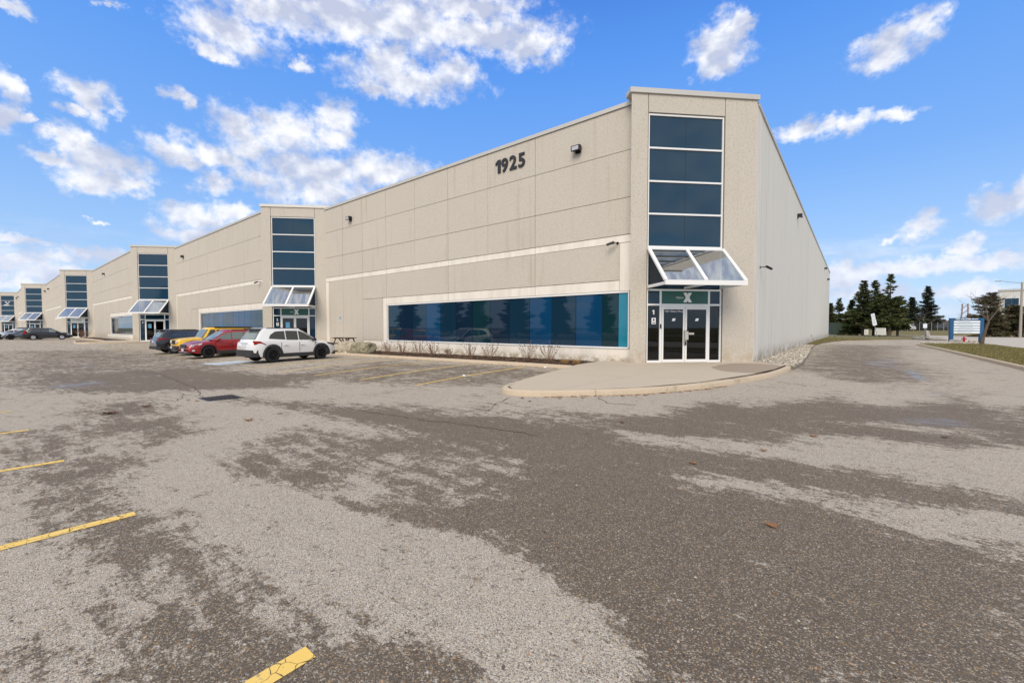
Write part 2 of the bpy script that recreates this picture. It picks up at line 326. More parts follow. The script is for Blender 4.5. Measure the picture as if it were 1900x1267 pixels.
# asphalt: one sheet, finer towards where the photograph looks closely
DAMP=[(1.0,[(-11.38, 3.61), (-8.39, 4.77), (-4.93, 6.14), (-2.21, 8.45), (2.72, 13.09), (0.65, 2.99), (-0.73, 1.87), (-0.94, 2.09), (-1.08, 2.26), (-1.39, 2.27), (-1.9, 2.36), (-2.54, 2.32), (-3.34, 2.2), (-4.81, 2.2), (-4.48, 2.95), (-3.86, 3.72), (-4.83, 4.1), (-7.1, 4.03)]),
(1.0,[(2.7,13.0),(.6,3.0),(-.73,1.87),(-.6,.2),(6,-1),(12,12)]),
(.72,[(-1.9,23),(-1.5,19.5),(-.6,16.5),(.6,16.5),(1.3,14),(1.5,12),(2.6,13),(2.3,16),(2.5,20),(2.3,28),(3,40),(3.5,52),(-1.5,52),(-2.4,38)]),
(1.0,[(-2.85,8.9),(-2.3,10.7),(-.95,11.45),(-.6,13.3),(.25,12.4),(1.35,13.0),(2.3,13.0),(3.4,14.2),(3.0,10.6),(-2.4,7.6)]),
(0.55,[(-9,4.6),(-6.2,5.2),(-3,6.6),(-3.4,7.6),(-5.6,6.9),(-8,6.1)]),
(0.62,[(-7.2, 3.31), (-4.91, 4.16), (-3.48, 4.33), (-2.72, 3.87), (-2.76, 2.45), (-3.39, 2.23), (-4.47, 2.05), (-5.9, 1.8), (-6.84, 2.3)]),
(0.0,[(-2.87, 6.31), (-1.74, 6.67), (-0.73, 7.1), (-0.75, 7.83), (0.22, 8.41), (1.01, 8.25), (1.81, 8.67),(3.2,9.3),(2.6,6.9), (1.32, 6.27), (0.62, 6.16), (0.18, 6.49), (-0.73, 6.21), (-1.59, 6.07), (-2.66, 5.85)]),
(0.1,[(-1.53, 4.79), (-1.28, 4.92), (-0.53, 5.24), (0.29, 5.39), (1.19, 5.6),(2.4,6.0),(2.1,5.0), (1.0, 4.71), (0.47, 4.6), (0.01, 4.85), (-0.55, 4.77), (-1.2, 4.62)]),
(0,[(-2.25, 10.57), (-1.76, 11.25), (-1.19, 11.06), (-1.24, 10.44), (-1.86, 9.94)]),
(0.1,[(0.07, 9.41), (0.44, 9.66), (1.64, 9.98), (1.53, 9.5), (0.81, 9.18)]),
(0.05,[(-5.95, 7.6), (-3.85, 9.97), (-2.71, 12.38), (-1.79, 16.24), (-1.5, 18.6), (-1.0, 18.2),(-.5,16.2), (-0.2, 14.3), (-0.5, 12.66), (-1.38, 11.65), (-3.16, 9.83), (-4.41, 8.3)]),
(0.1,[(-0.15, 11.99), (0.22, 14.74), (1.28, 17.64), (1.74, 15.96), (1.33, 13.64), (0.91, 12.08), (0.18, 11.66)]),
(0.05,[(2.58, 19.75), (3.32, 24.27), (3.95, 19.15), (2.47, 11.91), (2.28, 13.19), (2.19, 15.48)]),
(0.1,[(2.54, 29.77), (3.31, 42.3), (4.04, 41.09), (4.45, 26.67), (5.01, 24.3), (4.47, 21.65), (3.66, 24.53)]),
(0.05,[(-10.61, 6.03), (-9.65, 8.21), (-6.86, 8.31), (-5.17, 6.6), (-7.06, 6.0), (-9.41, 4.82)]),
(0.62,[(-16.56, 6.48), (-18.9, 12.53), (-13.65, 13.49), (-8.59, 14.41), (-7.63, 9.24), (-9.9, 8.01), (-12.35, 7.02)]),
(0.6,[(-48.46, 0.68), (-47.36, 6.93), (-24.48, 8.05), (-16.09, 5.12), (-15.03, 3.43), (-17.8, 1.21), (-19.93, 0.26)]),
(0.95,[(-23.08, 1.72), (-22.36, 5.12), (-16.02, 7.39), (-12.62, 5.82), (-14.11, 3.22), (-15.01, 1.76), (-17.92, 1.11)]),
(0.7,[(-13.42, 1.31), (-12.96, 2.64), (-8.03, 2.16), (-7.52, 1.4), (-9.64, 0.87)]),
(0.62,[(-10.57, 0.12), (-9.64, 0.87), (-6.62, 1.23), (-5.09, 0.57), (-5.53, 0.22), (-6.94, 0.06)]),
(0.8,[(-5.92, 1.92), (-4.95, 2.27), (-3.67, 2.42), (-3.02, 2.31), (-3.35, 2.15), (-4.51, 2.06), (-5.23, 1.86)]),
(0.75,[(-5.35, 0.3), (-4.98, 0.8), (-4.48, 1.0), (-3.95, 1.01), (-3.51, 1.06), (-2.84, 1.22), (-2.44, 1.23), (-1.94, 1.34), (-1.44, 1.5), (-1.3, 1.42),(-1.3,.9),(-2,.4), (-2.59, 0.38), (-2.93, 0.39), (-3.2, 0.38), (-3.47, 0.4), (-3.87, 0.35), (-4.54, 0.33)]),
(0.15,[(-3.9, 0.48), (-3.79, 0.75), (-3.38, 0.75), (-3.28, 0.49)]),
(0.2,[(-2.63, 0.95), (-2.59, 1.17), (-1.99, 1.3), (-2.02, 1.13), (-2.23, 1.01)]),
(0.7,[(-3.53, 0.01), (-3.33, 0.12), (-2.96, 0.08), (-3.06, 0.0)]),
(0.65,[(-3.18, 0.15), (-3.14, 0.32), (-2.96, 0.28), (-2.99, 0.17)]),
(0.35,[(-4.99, 2.54), (-4.14, 2.73), (-3.53, 2.44), (-3.69, 2.14), (-4.45, 2.27)])]
WET=[[(-0.03, 25.97), (1.44, 33.17), (2.54, 29.77), (1.84, 23.36), (0.63, 21.29)],[(1.5, 22.52), (1.88, 22.83), (2.03, 18.58), (1.7, 17.65), (1.53, 19.29)],
[(1.35, 15.65), (2.1, 16.79), (2.32, 15.47), (1.78, 14.2), (1.32, 14.13)],[(-1.7, 50.69), (0.81, 60.15), (1.35, 47.35), (-0.64, 37.32)],
[(-20.17, 0.91), (-19.52, 2.57), (-16.58, 2.64), (-16.14, 1.59), (-17.35, 0.88)],[(-31.34, 2.53), (-29.29, 3.28), (-21.24, 3.7), (-21.2, 3.23), (-25.75, 2.39)],
[(0.47, 10.3), (1.28, 11.26), (1.92, 10.64), (1.75, 10.03), (0.86, 9.79)]]
def sdf(X,Y,poly):
    n=len(poly); dist=np.full(X.shape,1e9); ins=np.zeros(X.shape,bool)
    for i in range(n):
        ax,ay=poly[i]; bx,by=poly[(i+1)%n]
        ex,ey=bx-ax,by-ay; L=ex*ex+ey*ey+1e-12
        t=np.clip(((X-ax)*ex+(Y-ay)*ey)/L,0,1); dist=np.minimum(dist,np.hypot(X-ax-t*ex,Y-ay-t*ey))
        if abs(ey)>1e-9:
            c=((Y>=ay)!=(Y>=by))&(X<ex*(Y-ay)/ey+ax); ins^=c
    return np.where(ins,dist,-dist)
rs=[.0]; r=.7
while r<235: rs.append(r); r*=1.0135
ths=np.radians(np.concatenate([np.arange(62,206,.36),np.arange(206,422,4.0)]))
R,T=np.meshgrid(np.array(rs[1:]),ths,indexing='ij'); X=R*np.cos(T); Y=R*np.sin(T)
def field(X,Y,R):
    D=.24+.14*sst(R,9,25)
    soft=.05+.06*R
    for v,p in DAMP:
        v=.26+.62*v
        s=sdf(X,Y,p); k=sst(s,-soft,soft); D=D*(1-k)+v*k
    Wt=np.zeros(X.shape)
    for i_,p in enumerate(WET): Wt=np.maximum(Wt,sst(sdf(X,Y,p),-.03*R,.03*R)*(1.25 if i_==1 else .62))
    return D,Wt
Dm,Wm=field(X,Y,R)
nr,nt=X.shape
verts=np.stack([X,Y,zg(X,Y)],-1).reshape(-1,3)
idx=np.arange(nr*nt).reshape(nr,nt)
q=np.stack([idx[:-1],idx[1:],np.roll(idx,-1,1)[1:],np.roll(idx,-1,1)[:-1]],-1).reshape(-1,4)
vc=np.concatenate([verts,[[0,0,0]]]); ctr=len(verts)
me=bpy.data.meshes.new('asphalt')
faces=q.tolist()+[(ctr,int(idx[0,i]),int(idx[0,(i+1)%nt])) for i in range(nt)]
me.from_pydata(vc.tolist(),[],faces)
for nm,A in(('damp',Dm),('wet',Wm)):
    a=me.attributes.new(nm,'FLOAT','POINT'); a.data.foreach_set('value',np.append(A.reshape(-1),.5).astype(np.float32))
for p in me.polygons: p.use_smooth=True
def f_asph(nb,p,m):
    P=nb.pos(); x,y,z=nb.sep(P)
    dmp=nb.attr('damp'); wet=nb.attr('wet')
    dist=nb.v('LENGTH',P)
    n1=nb.noise(P,.9,7,.66,.3); n2=nb.noise(nb.v('MULTIPLY',P,(1,1.0,1)),5.5,6,.68,.4); n3=nb.noise(P,26,5,.75); n4=nb.noise(nb.v('MULTIPLY',P,(.55,2.6,1)),2.2,6,.72,.5)
    s=nb.m('ADD',dmp,nb.m('MULTIPLY',nb.m('SUBTRACT',n1,.5),.95))
    s=nb.m('ADD',s,nb.m('ADD',nb.m('MULTIPLY',nb.m('SUBTRACT',n2,.5),1.15),nb.m('MULTIPLY',nb.m('SUBTRACT',n4,.5),1.25)))
    s=nb.m('ADD',s,nb.m('MULTIPLY',nb.m('SUBTRACT',n3,.5),1.3))
    D=nb.smooth(s,.43,.68)
    tone=nb.noise(P,.25,4,.55); 
    light=nb.mix(tone,(.47,.40,.305),(.42,.37,.30)); dark=nb.mix(tone,(.115,.088,.060),(.165,.128,.088))
    vn=nb.node('ShaderNodeTexVoronoi'); nb.put(vn.inputs['Vector'],P); vn.inputs['Scale'].default_value=125
    cell=nb.sep(vn.outputs[1]); e=vn.outputs[0]
    v2=nb.node('ShaderNodeTexVoronoi'); nb.put(v2.inputs['Vector'],P); v2.inputs['Scale'].default_value=210
    c2=nb.sep(v2.outputs[1])
    # stones showing in the binder
    lightc=nb.mix(nb.m('MULTIPLY',nb.smooth(cell[0],.5,.9),.7),light,(.68,.62,.52))
    lightc=nb.mix(nb.m('MULTIPLY',nb.smooth(c2[0],.60,.88),.85),lightc,(.10,.078,.06))
    lightc=nb.mix(nb.m('MULTIPLY',nb.smooth(cell[1],.86,.97),.6),lightc,(.50,.36,.20))
    darkc=nb.mix(nb.m('MULTIPLY',nb.smooth(cell[0],.70,.99),.78),dark,(.50,.43,.33))
    darkc=nb.mix(nb.m('MULTIPLY',nb.smooth(c2[1],.5,.9),.65),darkc,(.045,.035,.028))
    darkc=nb.mix(nb.m('MULTIPLY',nb.smooth(cell[1],.88,.98),.7),darkc,(.36,.22,.09))
    c=nb.mix(D,lightc,darkc)
    # rust spots and pitting
    rust=nb.m('MULTIPLY',nb.smooth(nb.noise(P,1.7,5,.6),.70,.76),nb.smooth(n2,.45,.6))
    c=nb.mix(nb.m('MULTIPLY',rust,.7),c,(.25,.13,.045))
    pit=nb.smooth(nb.noise(nb.v('MULTIPLY',P,(1,1,1)),9,6,.8,1.2),.575,.64)
    c=nb.mix(nb.m('MULTIPLY',pit,.62),c,(.075,.06,.05))
    w1=nb.smooth(nb.m('ADD',wet,nb.m('MULTIPLY',nb.m('SUBTRACT',nb.noise(P,.8,3,.5),.5),1.2)),.35,1.0)
    c=nb.mix(nb.m('MULTIPLY',w1,.35),c,(.20,.18,.165))
    nb.put(p.inputs['Base Color'],c)
    rg=nb.m('SUBTRACT',.93,nb.m('MULTIPLY',nb.m('POWER',w1,1.6),.72)); nb.put(p.inputs['Roughness'],nb.m('SUBTRACT',rg,nb.m('MULTIPLY',D,.08)))
    hgt=nb.m('ADD',nb.m('MULTIPLY',e,-1.2),nb.m('MULTIPLY',n3,.6))
    bn=nb.node('ShaderNodeBump'); bn.inputs['Distance'].default_value=.008
    nb.put(bn.inputs['Strength'],nb.m('MULTIPLY',nb.m('SUBTRACT',1,w1),.55)); nb.put(bn.inputs['Height'],hgt); nb.put(p.inputs['Normal'],bn.outputs[0])
mat('asphalt',rough=.9,fn=f_asph)
me.materials.append(MATS['asphalt']); asphalt=bpy.data.objects.new('asphalt',me); col.objects.link(asphalt); tag(asphalt,kind='structure')

def f_yel(nb,p,m):
    P=nb.pos(); cr=nb.vor(nb.v('ADD',P,nb.v('MULTIPLY',nb.noise(P,9,3,color=True),(.06,.06,0))),11,'DISTANCE_TO_EDGE'); n=nb.noise(P,14,5,.75); n2=nb.noise(P,2.2,5,.65)
    c=nb.mix(n2,(.85,.54,.09),(.80,.58,.20))
    c=nb.mix(nb.smooth(cr,.028,.008),c,(.10,.075,.03))
    c=nb.mix(nb.smooth(nb.m('ADD',nb.m('MULTIPLY',n,.75),nb.m('MULTIPLY',n2,.25)),.56,.64),c,(.20,.17,.13))
    nb.put(p.inputs['Base Color'],c)
mat('yellow_paint',rough=.75,fn=f_yel)
def strip(pts,w,name,m,parent,dz=.005,jag=0,step=.25,closed=False):
    mb=MB(); V=[]; rnd=random.Random(len(pts)*17+int(w*1000))
    P=[]
    for i in range(len(pts)-1):
        a=Vector(pts[i]);c=Vector(pts[i+1]); n=max(1,int((c-a).length/step))
        for k in range(n): P.append(a.lerp(c,k/n))
    P.append(Vector(pts[-1]))
    if jag: P=[P[0]]+[p+Vector((rnd.uniform(-jag,jag),rnd.uniform(-jag,jag))) for p in P[1:-1]]+[P[-1]]
    vs=[];fs=[]
    for i,p in enumerate(P):
        t=(P[min(i+1,len(P)-1)]-P[max(i-1,0)]).normalized(); nn=Vector((-t.y,t.x))
        ww=w/2*(rnd.uniform(.3,1.3) if jag else 1)
        for s_ in(1,-1):
            q_=p+nn*ww*s_; vs.append((q_.x,q_.y,Z(q_.x,q_.y)+dz))
        if i: k=2*i; fs.append((k-1,k+1,k,k-2))
    return mb.add(vs,fs).build(name,m,parent)
for a,c in [((-10.1,8.0),(-10.85,14.3)),((-12.8,7.8),(-13.7,14.3)),((-15.5,7.6),(-16.6,14.3)),((-18.1,7.4),(-19.8,14.3)),((-20.9,7.2),(-22.7,14.3)),((-26.4,7.2),(-27.2,13.5)),((-29.3,7.2),(-30.0,13.0)),((-32.6,7.2),(-33.2,12.5)),((-36,7),(-36.5,11)),
            ((-39,6),(-39.3,11)),((-42,6),(-42.3,11)),((-45,6),(-45.3,11)),((-48,6),(-48.3,11)),((-51,6),(-51.3,11)),((-54,6),(-54.3,11)),
            ((-66,4),(-66.3,9)),((-69,4),(-69.3,9)),((-72,4),(-72.3,9)),((-75,4),(-75.3,9)),((-78,4),(-78.3,9)),
            ((-10.6,-4.5),(-10.35,.42)),((-7.75,-4.6),(-7.6,.58)),((-4.95,-4.7),(-4.94,.8)),((-2.13,-4.8),(-2.12,1.0)),((-13.4,-4.4),(-13.1,.3)),((-16.2,-4.4),(-15.9,.2)),((-19,-4.4),(-18.7,.1))]:
    strip([a,c],.11,'parking_line','yellow_paint',asphalt)
mat('white_paint',rough=.8,fn=lambda nb,p,m: nb.put(p.inputs['Base Color'],nb.mix(nb.smooth(nb.noise(nb.pos(),9,5,.7),.45,.62),(.72,.72,.70),(.42,.40,.37))))
mat('blue_paint',rough=.8,fn=lambda nb,p,m: nb.put(p.inputs['Base Color'],nb.mix(nb.smooth(nb.noise(nb.pos(),9,5,.7),.42,.62),(.42,.55,.66),(.55,.56,.55))))
strip([(-60.5,3.9),(-58,7.6)],.35,'parking_line','white_paint',asphalt)
# accessible-stall panel, pale blue with the white wheelchair sign
c0=Vector((-25.4,7.95))
def hp(u,v): return (c0.x+u,c0.y+v)
strip([hp(0,-.9),hp(-.25,.95)],1.75,'accessible_panel','blue_paint',asphalt,dz=.005)
sy=[[hp(.1,.7),hp(.1,.6)],[hp(.1,.5),hp(.05,0),hp(-.35,-.05),hp(-.45,-.5)],[hp(.1,.25),hp(-.25,.25)],
    [hp(.35+.0,.1),hp(.42,-.3),hp(.2,-.62),hp(-.12,-.6),hp(-.3,-.38)]]
for s_ in sy: strip(s_,.11,'accessible_symbol','white_paint',asphalt,dz=.010,step=.1)
mat('crack',(.035,.028,.024),.95)
for s_ in [[(-44.5, 2.06), (-34.59, 3.01), (-27.77, 3.67), (-20.1, 4.11), (-14.67, 3.72), (-12.21, 3.25), (-11.28, 3.69)],[(-11.73, 3.84), (-9.57, 4.41), (-8.11, 4.61), (-6.27, 4.82), (-4.94, 5.13), (-3.72, 5.28)],[(-6.28, 7.71), (-5.97, 6.87), (-5.56, 6.08)],[(-4.65, 9.02), (-4.13, 8.52), (-3.57, 8.65)],[(-12.21, 3.25), (-13.29, 3.14), (-12.0, 2.73)]]:
    strip(s_,.022,'crack','crack',asphalt,dz=.004,jag=.05,step=.14)
# sunken drain grate
dg=empty('storm_drain',(-11.75,3.5,Z(-11.75,3.5)+.004)); tag(dg,'dark iron storm drain grate sunk in the cracked asphalt of the lot','drain')
MB().box(-.36,.36,-.36,.36,-.01,.006).build('drain_frame','black_metal',dg)
for i in range(7): MB().box(-.30,.30,-.29+i*.09,-.24+i*.09,.007,.016).build('grate_bar','crack',dg)

# ------------------------------------------------------------------ kerbs, pavement, beds
def f_conc(nb,p,m):
    P=nb.pos(); n=nb.noise(P,1.2,5,.65); k=nb.noise(P,35,4,.7); sp=nb.noise(P,6,5,.7)
    c=nb.mix(n,(.56,.475,.36),(.49,.415,.315)); c=nb.mix(nb.m('MULTIPLY',k,.22),c,(.30,.25,.19))
    c=nb.mix(nb.m('MULTIPLY',nb.smooth(sp,.58,.75),.4),c,(.33,.26,.18))
    d1=sd_=nb.v('LENGTH',nb.v('MULTIPLY_ADD',P,(1/1.15,1/2.1,0),(2.95/1.15,-17.6/2.1,0)))
    wet=nb.smooth(nb.m('ADD',d1,nb.m('MULTIPLY',nb.noise(P,1.5,3,.5),.25)),1.16,1.08)
    c=nb.mix(nb.m('MULTIPLY',wet,.75),c,(.27,.205,.145))
    nb.put(p.inputs['Base Color'],c); nb.put(p.inputs['Normal'],nb.bump(k,.2,.004))
mat('concrete_walk',rough=.85,fn=f_conc)
def f_kerb(nb,p,m):
    P=nb.pos(); n=nb.noise(P,3,6,.7); k=nb.noise(P,28,4,.7); z=nb.sep(P)[2]
    c=nb.mix(n,(.58,.47,.335),(.49,.40,.295)); c=nb.mix(nb.smooth(k,.55,.75),c,(.24,.19,.14)); c=nb.mix(nb.m('MULTIPLY',nb.smooth(nb.noise(P,1.4,5,.7),.55,.7),.5),c,(.26,.2,.14))
    nb.put(p.inputs['Base Color'],c); nb.put(p.inputs['Normal'],nb.bump(k,.35,.008))
mat('kerb_concrete',rough=.9,fn=f_kerb)
def kerb(pts,parent,side=1,w=.16,h=.14,seg=3.0,name='kerb_section',zf=Z):
    # resample, then sweep a rounded profile; cut into the poured sections with 12 mm joints
    P=[Vector(p) for p in pts]; Q=[]
    def cr(p0,p1,p2,p3,t): return .5*((2*p1)+(-p0+p2)*t+(2*p0-5*p1+4*p2-p3)*t*t+(-p0+3*p1-3*p2+p3)*t**3)
    for i in range(len(P)-1):
        a=P[max(i-1,0)];b_=P[i];c=P[i+1];d_=P[min(i+2,len(P)-1)]
        n=max(2,int((c-b_).length/.35))
        for k in range(n): Q.append(cr(a,b_,c,d_,k/n))
    Q.append(P[-1])
    prof=[(0,-.05),(.01,h-.03),(.035,h-.004),(.06,h),(w,h),(w,-.05)]
    run=0; cur=[]
    def emit(cur):
        if len(cur)<2: return
        vs=[];fs=[];m=len(prof)
        for (p,nn) in cur:
            for (u,z) in prof:
                q_=p+nn*u*side; vs.append((q_.x,q_.y,zf(p.x,p.y)+z))
        for i in range(len(cur)-1):
            for j in range(m-1):
                a=i*m+j; f=(a,a+1,a+m+1,a+m); fs.append(f if side<0 else f[::-1])
        fs.append(tuple(range(m)) if side>0 else tuple(range(m))[::-1]); k=(len(cur)-1)*m; fs.append(tuple(range(k+m-1,k-1,-1)) if side>0 else tuple(range(k,k+m)))
        MB().add(vs,fs).build(name,'kerb_concrete',parent,smooth=True,angle=50)
    for i,p in enumerate(Q):
        t=(Q[min(i+1,len(Q)-1)]-Q[max(i-1,0)]).normalized(); nn=Vector((-t.y,t.x))
        cur.append((p,nn))
        if i: run+=(p-Q[i-1]).length
        if run>seg:
            a,b_=cur[-2],cur[-1]; e=(b_[0]-a[0]).normalized()
            emit(cur[:-1]+[(b_[0]-e*.012,b_[1])]); cur=[(b_[0]+e*.0,b_[1])]; run=0
    emit(cur)
    return Q
kr=empty('kerb'); tag(kr,kind='structure')
isl=[(-8.72,14.6),(-8.35,13.2),(-7.9,11.2),(-7.3,9.0),(-7.05,8.35),(-6.6,8.02),(-5.93,8.2),(-5.06,8.99),(-4.08,10.21),(-3.15,12.13),(-2.35,15.05),(-1.97,17.6),(-1.87,22.6),(-2.2,31),(-2.6,39.5),(-2.85,48),(-2.7,55),(-1.9,63),(-1.0,68.5),(2.0,75),(5,79),(6.9,81.3),(9.5,82.6)]
Qi=kerb(isl,kr,side=-1) if False else kerb(isl,kr,side=1)
kerb([(-8.72,14.6),(-15,14.6),(-21,14.6),(-28.6,14.6)],kr,side=-1)
# concrete walk at the entrance, in the poured bays
def zwalk(x,y):
    d=max(0,min(1,(y-8)/9)); return .136+.06*d
inner=[(-8.56,14.76),(-8.2,13.2),(-7.74,11.2),(-7.15,9.1),(-6.93,8.5),(-6.55,8.2),(-6.0,8.36),(-5.18,9.1),(-4.22,10.32),(-3.3,12.2),(-2.51,15.1),(-2.13,17.6),(-2.05,19.8),(-3.3,20.6),(-7.2,16.75),(-7.25,17.2),(-8.6,17.2)]
walk=empty('pavement'); tag(walk,kind='structure')
def clip(poly,a,b_,c):   # keep a*x+b*y<=c
    out_=[]
    for i in range(len(poly)):
        p,q_=poly[i],poly[(i+1)%len(poly)]; dp=a*p[0]+b_*p[1]-c; dq=a*q_[0]+b_*q_[1]-c
        if dp<=0: out_.append(p)
        if dp*dq<0: t=dp/(dp-dq); out_.append((p[0]+t*(q_[0]-p[0]),p[1]+t*(q_[1]-p[1])))
    return out_
g_=.012
cuts=[]
L1=((-6.0,14.6),(-4.3,10.1)); L2=((-8.0,12.4),(-3.4,12.4)); 
def line(p,q_): a=q_[1]-p[1]; b_=-(q_[0]-p[0]); l=math.hypot(a,b_); return a/l,b_/l,(a*p[0]+b_*p[1])/l
def split(polys,L):
    a,b_,c=line(*L); r_=[]
    for p in polys:
        for s_ in(1,-1):
            k=clip(p,s_*a,s_*b_,s_*c-g_/2)
            if len(k)>2: r_.append(k)
    return r_
polys=split([inner],((-8.5,11.3),(-2.5,13.2))); polys=split(polys,((-4.9,19),(-5.6,8))); polys=[q_ for p in polys for q_ in ([p])]
polys=split(polys,((-10,15.7),(0,15.9)))
for p in polys: MB().prism(p,-.1,zwalk).build('paving_slab','concrete_walk',walk)
MB().prism(inner,-.12,lambda x,y:zwalk(x,y)-.012).build('joint_bed','crack',walk)
# walks before the other entrances
for (x0,x1,y0,y1) in [(-41.5,-28.6,11.2,17.2),(-72,-62,8.6,14.3),(-109,-98,5.7,11.5),(-148,-138,2.8,8.6)]:
    n=int((x1-x0)/2.2)
    for i in range(n):
        a=x0+(x1-x0)*i/n; c=x0+(x1-x0)*(i+1)/n-.012
        MB().box(a,c,y0,y1,-.3,.06).build('paving_slab','concrete_walk',walk)
def bed(name,poly,zt,m,label=None): o=MB().prism(poly,-.4,zt).build(name,m); tag(o,kind='structure'); return o
def f_mulch(nb,p,m):
    P=nb.pos(); v=nb.sep(nb.vor(P,30,out=1))[0]
    c=nb.ramp(v,[(0,(.02,.013,.009)),(.5,(.055,.034,.022)),(.8,(.10,.06,.035)),(1,(.19,.12,.07))]); nb.put(p.inputs['Base Color'],c); nb.put(p.inputs['Normal'],nb.bump(nb.noise(P,30,4,.7),.9,.03))
mat('mulch',rough=.95,fn=f_mulch)
bed('planting_bed',[(-8.9,14.76),(-8.65,14.76),(-8.65,15.5),(-9.0,17.24),(-28.5,17.24),(-28.5,14.76)],lambda x,y:.085+Z(x,14.6)+.05*(y-14.7)/2.5,'mulch')
for (x0,x1,yk) in [(-62,-41.5,14.35),(-98,-72,11.5),(-138,-109,8.65)]:
    bed('planting_bed',[(x0,yk-2.2),(x1,yk-2.2),(x1,yk-.02),(x0,yk-.02)],.07,'mulch'); kerb([(x1,yk-2.4),(x0,yk-2.4)],kr,side=-1,seg=6)
    kerb([(x1+.1,yk-2.3),(x1+.4,yk-4.4),(x1+3,yk-5.2),(x1+9.5,yk-5.0),(x1+9.8,yk+.2)],kr,side=1,seg=4)

# scatter: many small solid chips joined as one piece of stuff
def scatter(name,m,n,fn,size,flat=.5,seed=1,kind='chip'):
    rnd=random.Random(seed); V=[];F=[]
    for i in range(n):
        p=fn(rnd)
        if p is None: continue
        s_=size*rnd.uniform(.5,1.4); M=Matrix.Rotation(rnd.uniform(0,6.28),3,'Z')@Matrix.Rotation(rnd.uniform(-.5,.5),3,'X')
        k=len(V); e=(rnd.uniform(.8,1.3),rnd.uniform(.5,1.0),flat*rnd.uniform(.6,1.2))
        if kind=='chip': e=(e[0],e[1]*.35,e[2]*.5)
        for q_ in((1,0,0),(-1,0,0),(0,1,0),(0,-1,0),(0,0,1),(0,0,-1)):
            j=M@Vector((q_[0]*e[0]*s_+rnd.uniform(-.2,.2)*s_,q_[1]*e[1]*s_+rnd.uniform(-.15,.15)*s_,q_[2]*e[2]*s_)); V.append((p[0]+j.x,p[1]+j.y,p[2]+j.z))
        for f in((0,2,4),(2,1,4),(1,3,4),(3,0,4),(2,0,5),(1,2,5),(3,1,5),(0,3,5)): F.append(tuple(k+t for t in f))
    me=bpy.data.meshes.new(name); me.from_pydata(V,[],F); me.materials.append(MATS[m]); o=bpy.data.objects.new(name,me); col.objects.link(o); o['kind']='stuff'; return o
def f_isl(ramp,scale=0):
    def fn(nb,p,m):
        n=nb.node('ShaderNodeNewGeometry').outputs['Random Per Island']; c=nb.ramp(n,ramp); nb.put(p.inputs['Base Color'],c)
    return fn
mat('mulch_chips',rough=.95,fn=f_isl([(0,(.018,.012,.009)),(.5,(.06,.036,.024)),(.85,(.14,.085,.05)),(1,(.30,.2,.12))]))
mat('river_stones',rough=.8,fn=f_isl([(0,(.13,.11,.09)),(.35,(.30,.26,.21)),(.7,(.47,.42,.34)),(1,(.68,.64,.56))]))
mat('dead_leaves',rough=.8,fn=f_isl([(0,(.13,.055,.02)),(.5,(.26,.12,.045)),(1,(.38,.22,.1))]))
def inbed(r_): 
    x=r_.uniform(-28.3,-8.9); y=r_.uniform(14.8,17.15)
    if x>-9.0-(y-15.5)*.2: return None
    return (x,y,.095+Z(x,14.6)+.05*(y-14.7)/2.5+r_.uniform(0,.03))
scatter('mulch_chips','mulch_chips',7500,inbed,.045,.5,3)
scatter('leaf_litter','dead_leaves',650,inbed,.06,.3,13)
# gravel margin along the side wall
def gx(y): return float(np.interp(y,[17.6,22.6,31,39.5,48,55],[-1.97,-1.87,-2.2,-2.6,-2.85,-2.7]))+.17
gp=[(gx(y)-.0,y) for y in (19.8,22.6,31,39.5,47)]+[(-3.33,47),(-3.33,20.65),(-2.05,19.8)]
mat('gravel_base',rough=.95,fn=lambda nb,p,m: nb.put(p.inputs['Base Color'],nb.mix(nb.noise(nb.pos(),20,3,.7),(.16,.135,.11),(.30,.26,.21))))
bed('gravel_margin',gp[:-1],.12,'gravel_base')
def ing(r_):
    y=19.9+abs(r_.betavariate(1,2.2))*27; x=r_.uniform(-3.32,gx(y)-.03)
    if y<20.65 and (x+3.3)*(-.8)+20.6>y: return None
    return (x,y,.13+r_.uniform(0,.03))
scatter('gravel','river_stones',6500,ing,.05,.6,5,'stone')

# lawns, public road
def f_grass(nb,p,m):
    P=nb.pos(); n=nb.noise(P,.5,6,.7); k=nb.noise(P,9,5,.75); t=nb.noise(nb.v('MULTIPLY',P,(1,.5,1)),2,4,.7)
    c=nb.mix(nb.smooth(n,.35,.7),(.075,.095,.022),(.17,.135,.05)); c=nb.mix(nb.smooth(k,.4,.7),c,(.24,.18,.085)); c=nb.mix(nb.m('MULTIPLY',nb.smooth(t,.52,.7),.6),c,(.20,.125,.055))
    nb.put(p.inputs['Base Color'],c); nb.put(p.inputs['Normal'],nb.bump(k,.8,.05))
mat('lawn',rough=.95,fn=f_grass)
mat('road_concrete',rough=.9,fn=lambda nb,p,m: nb.put(p.inputs['Base Color'],nb.mix(nb.noise(nb.v('MULTIPLY',nb.pos(),(.5,.12,1)),1.2,6,.65),(.43,.385,.315),(.52,.465,.385))))
rd=MB().prism([(10.1,-60),(26,-60),(26,108),(60,150),(80,230),(62,236),(38,160),(18,125),(-90,125),(-90,113),(10.1,112)],-.3,.02).build('public_road','road_concrete'); tag(rd,kind='structure')
isR=[(5.35,-30),(5.3,0),(5.2,15),(5.17,27),(5.1,34),(5.0,43),(4.85,49),(4.75,54.3),(4.95,57.5),(5.6,60),(6.9,62.6),(8.6,64.2),(10.0,65)]
kerb(isR,kr,side=-1,seg=3.5)
kerb([(10.0,65),(10.0,50),(10.0,0),(10.0,-30)],kr,side=-1,seg=6)
ip=[(p[0]+.16,p[1]) for p in isR[:9]]+[(5.75,59.9),(7.0,62.45),(8.65,64.05),(9.84,64.8),(9.84,-30)]
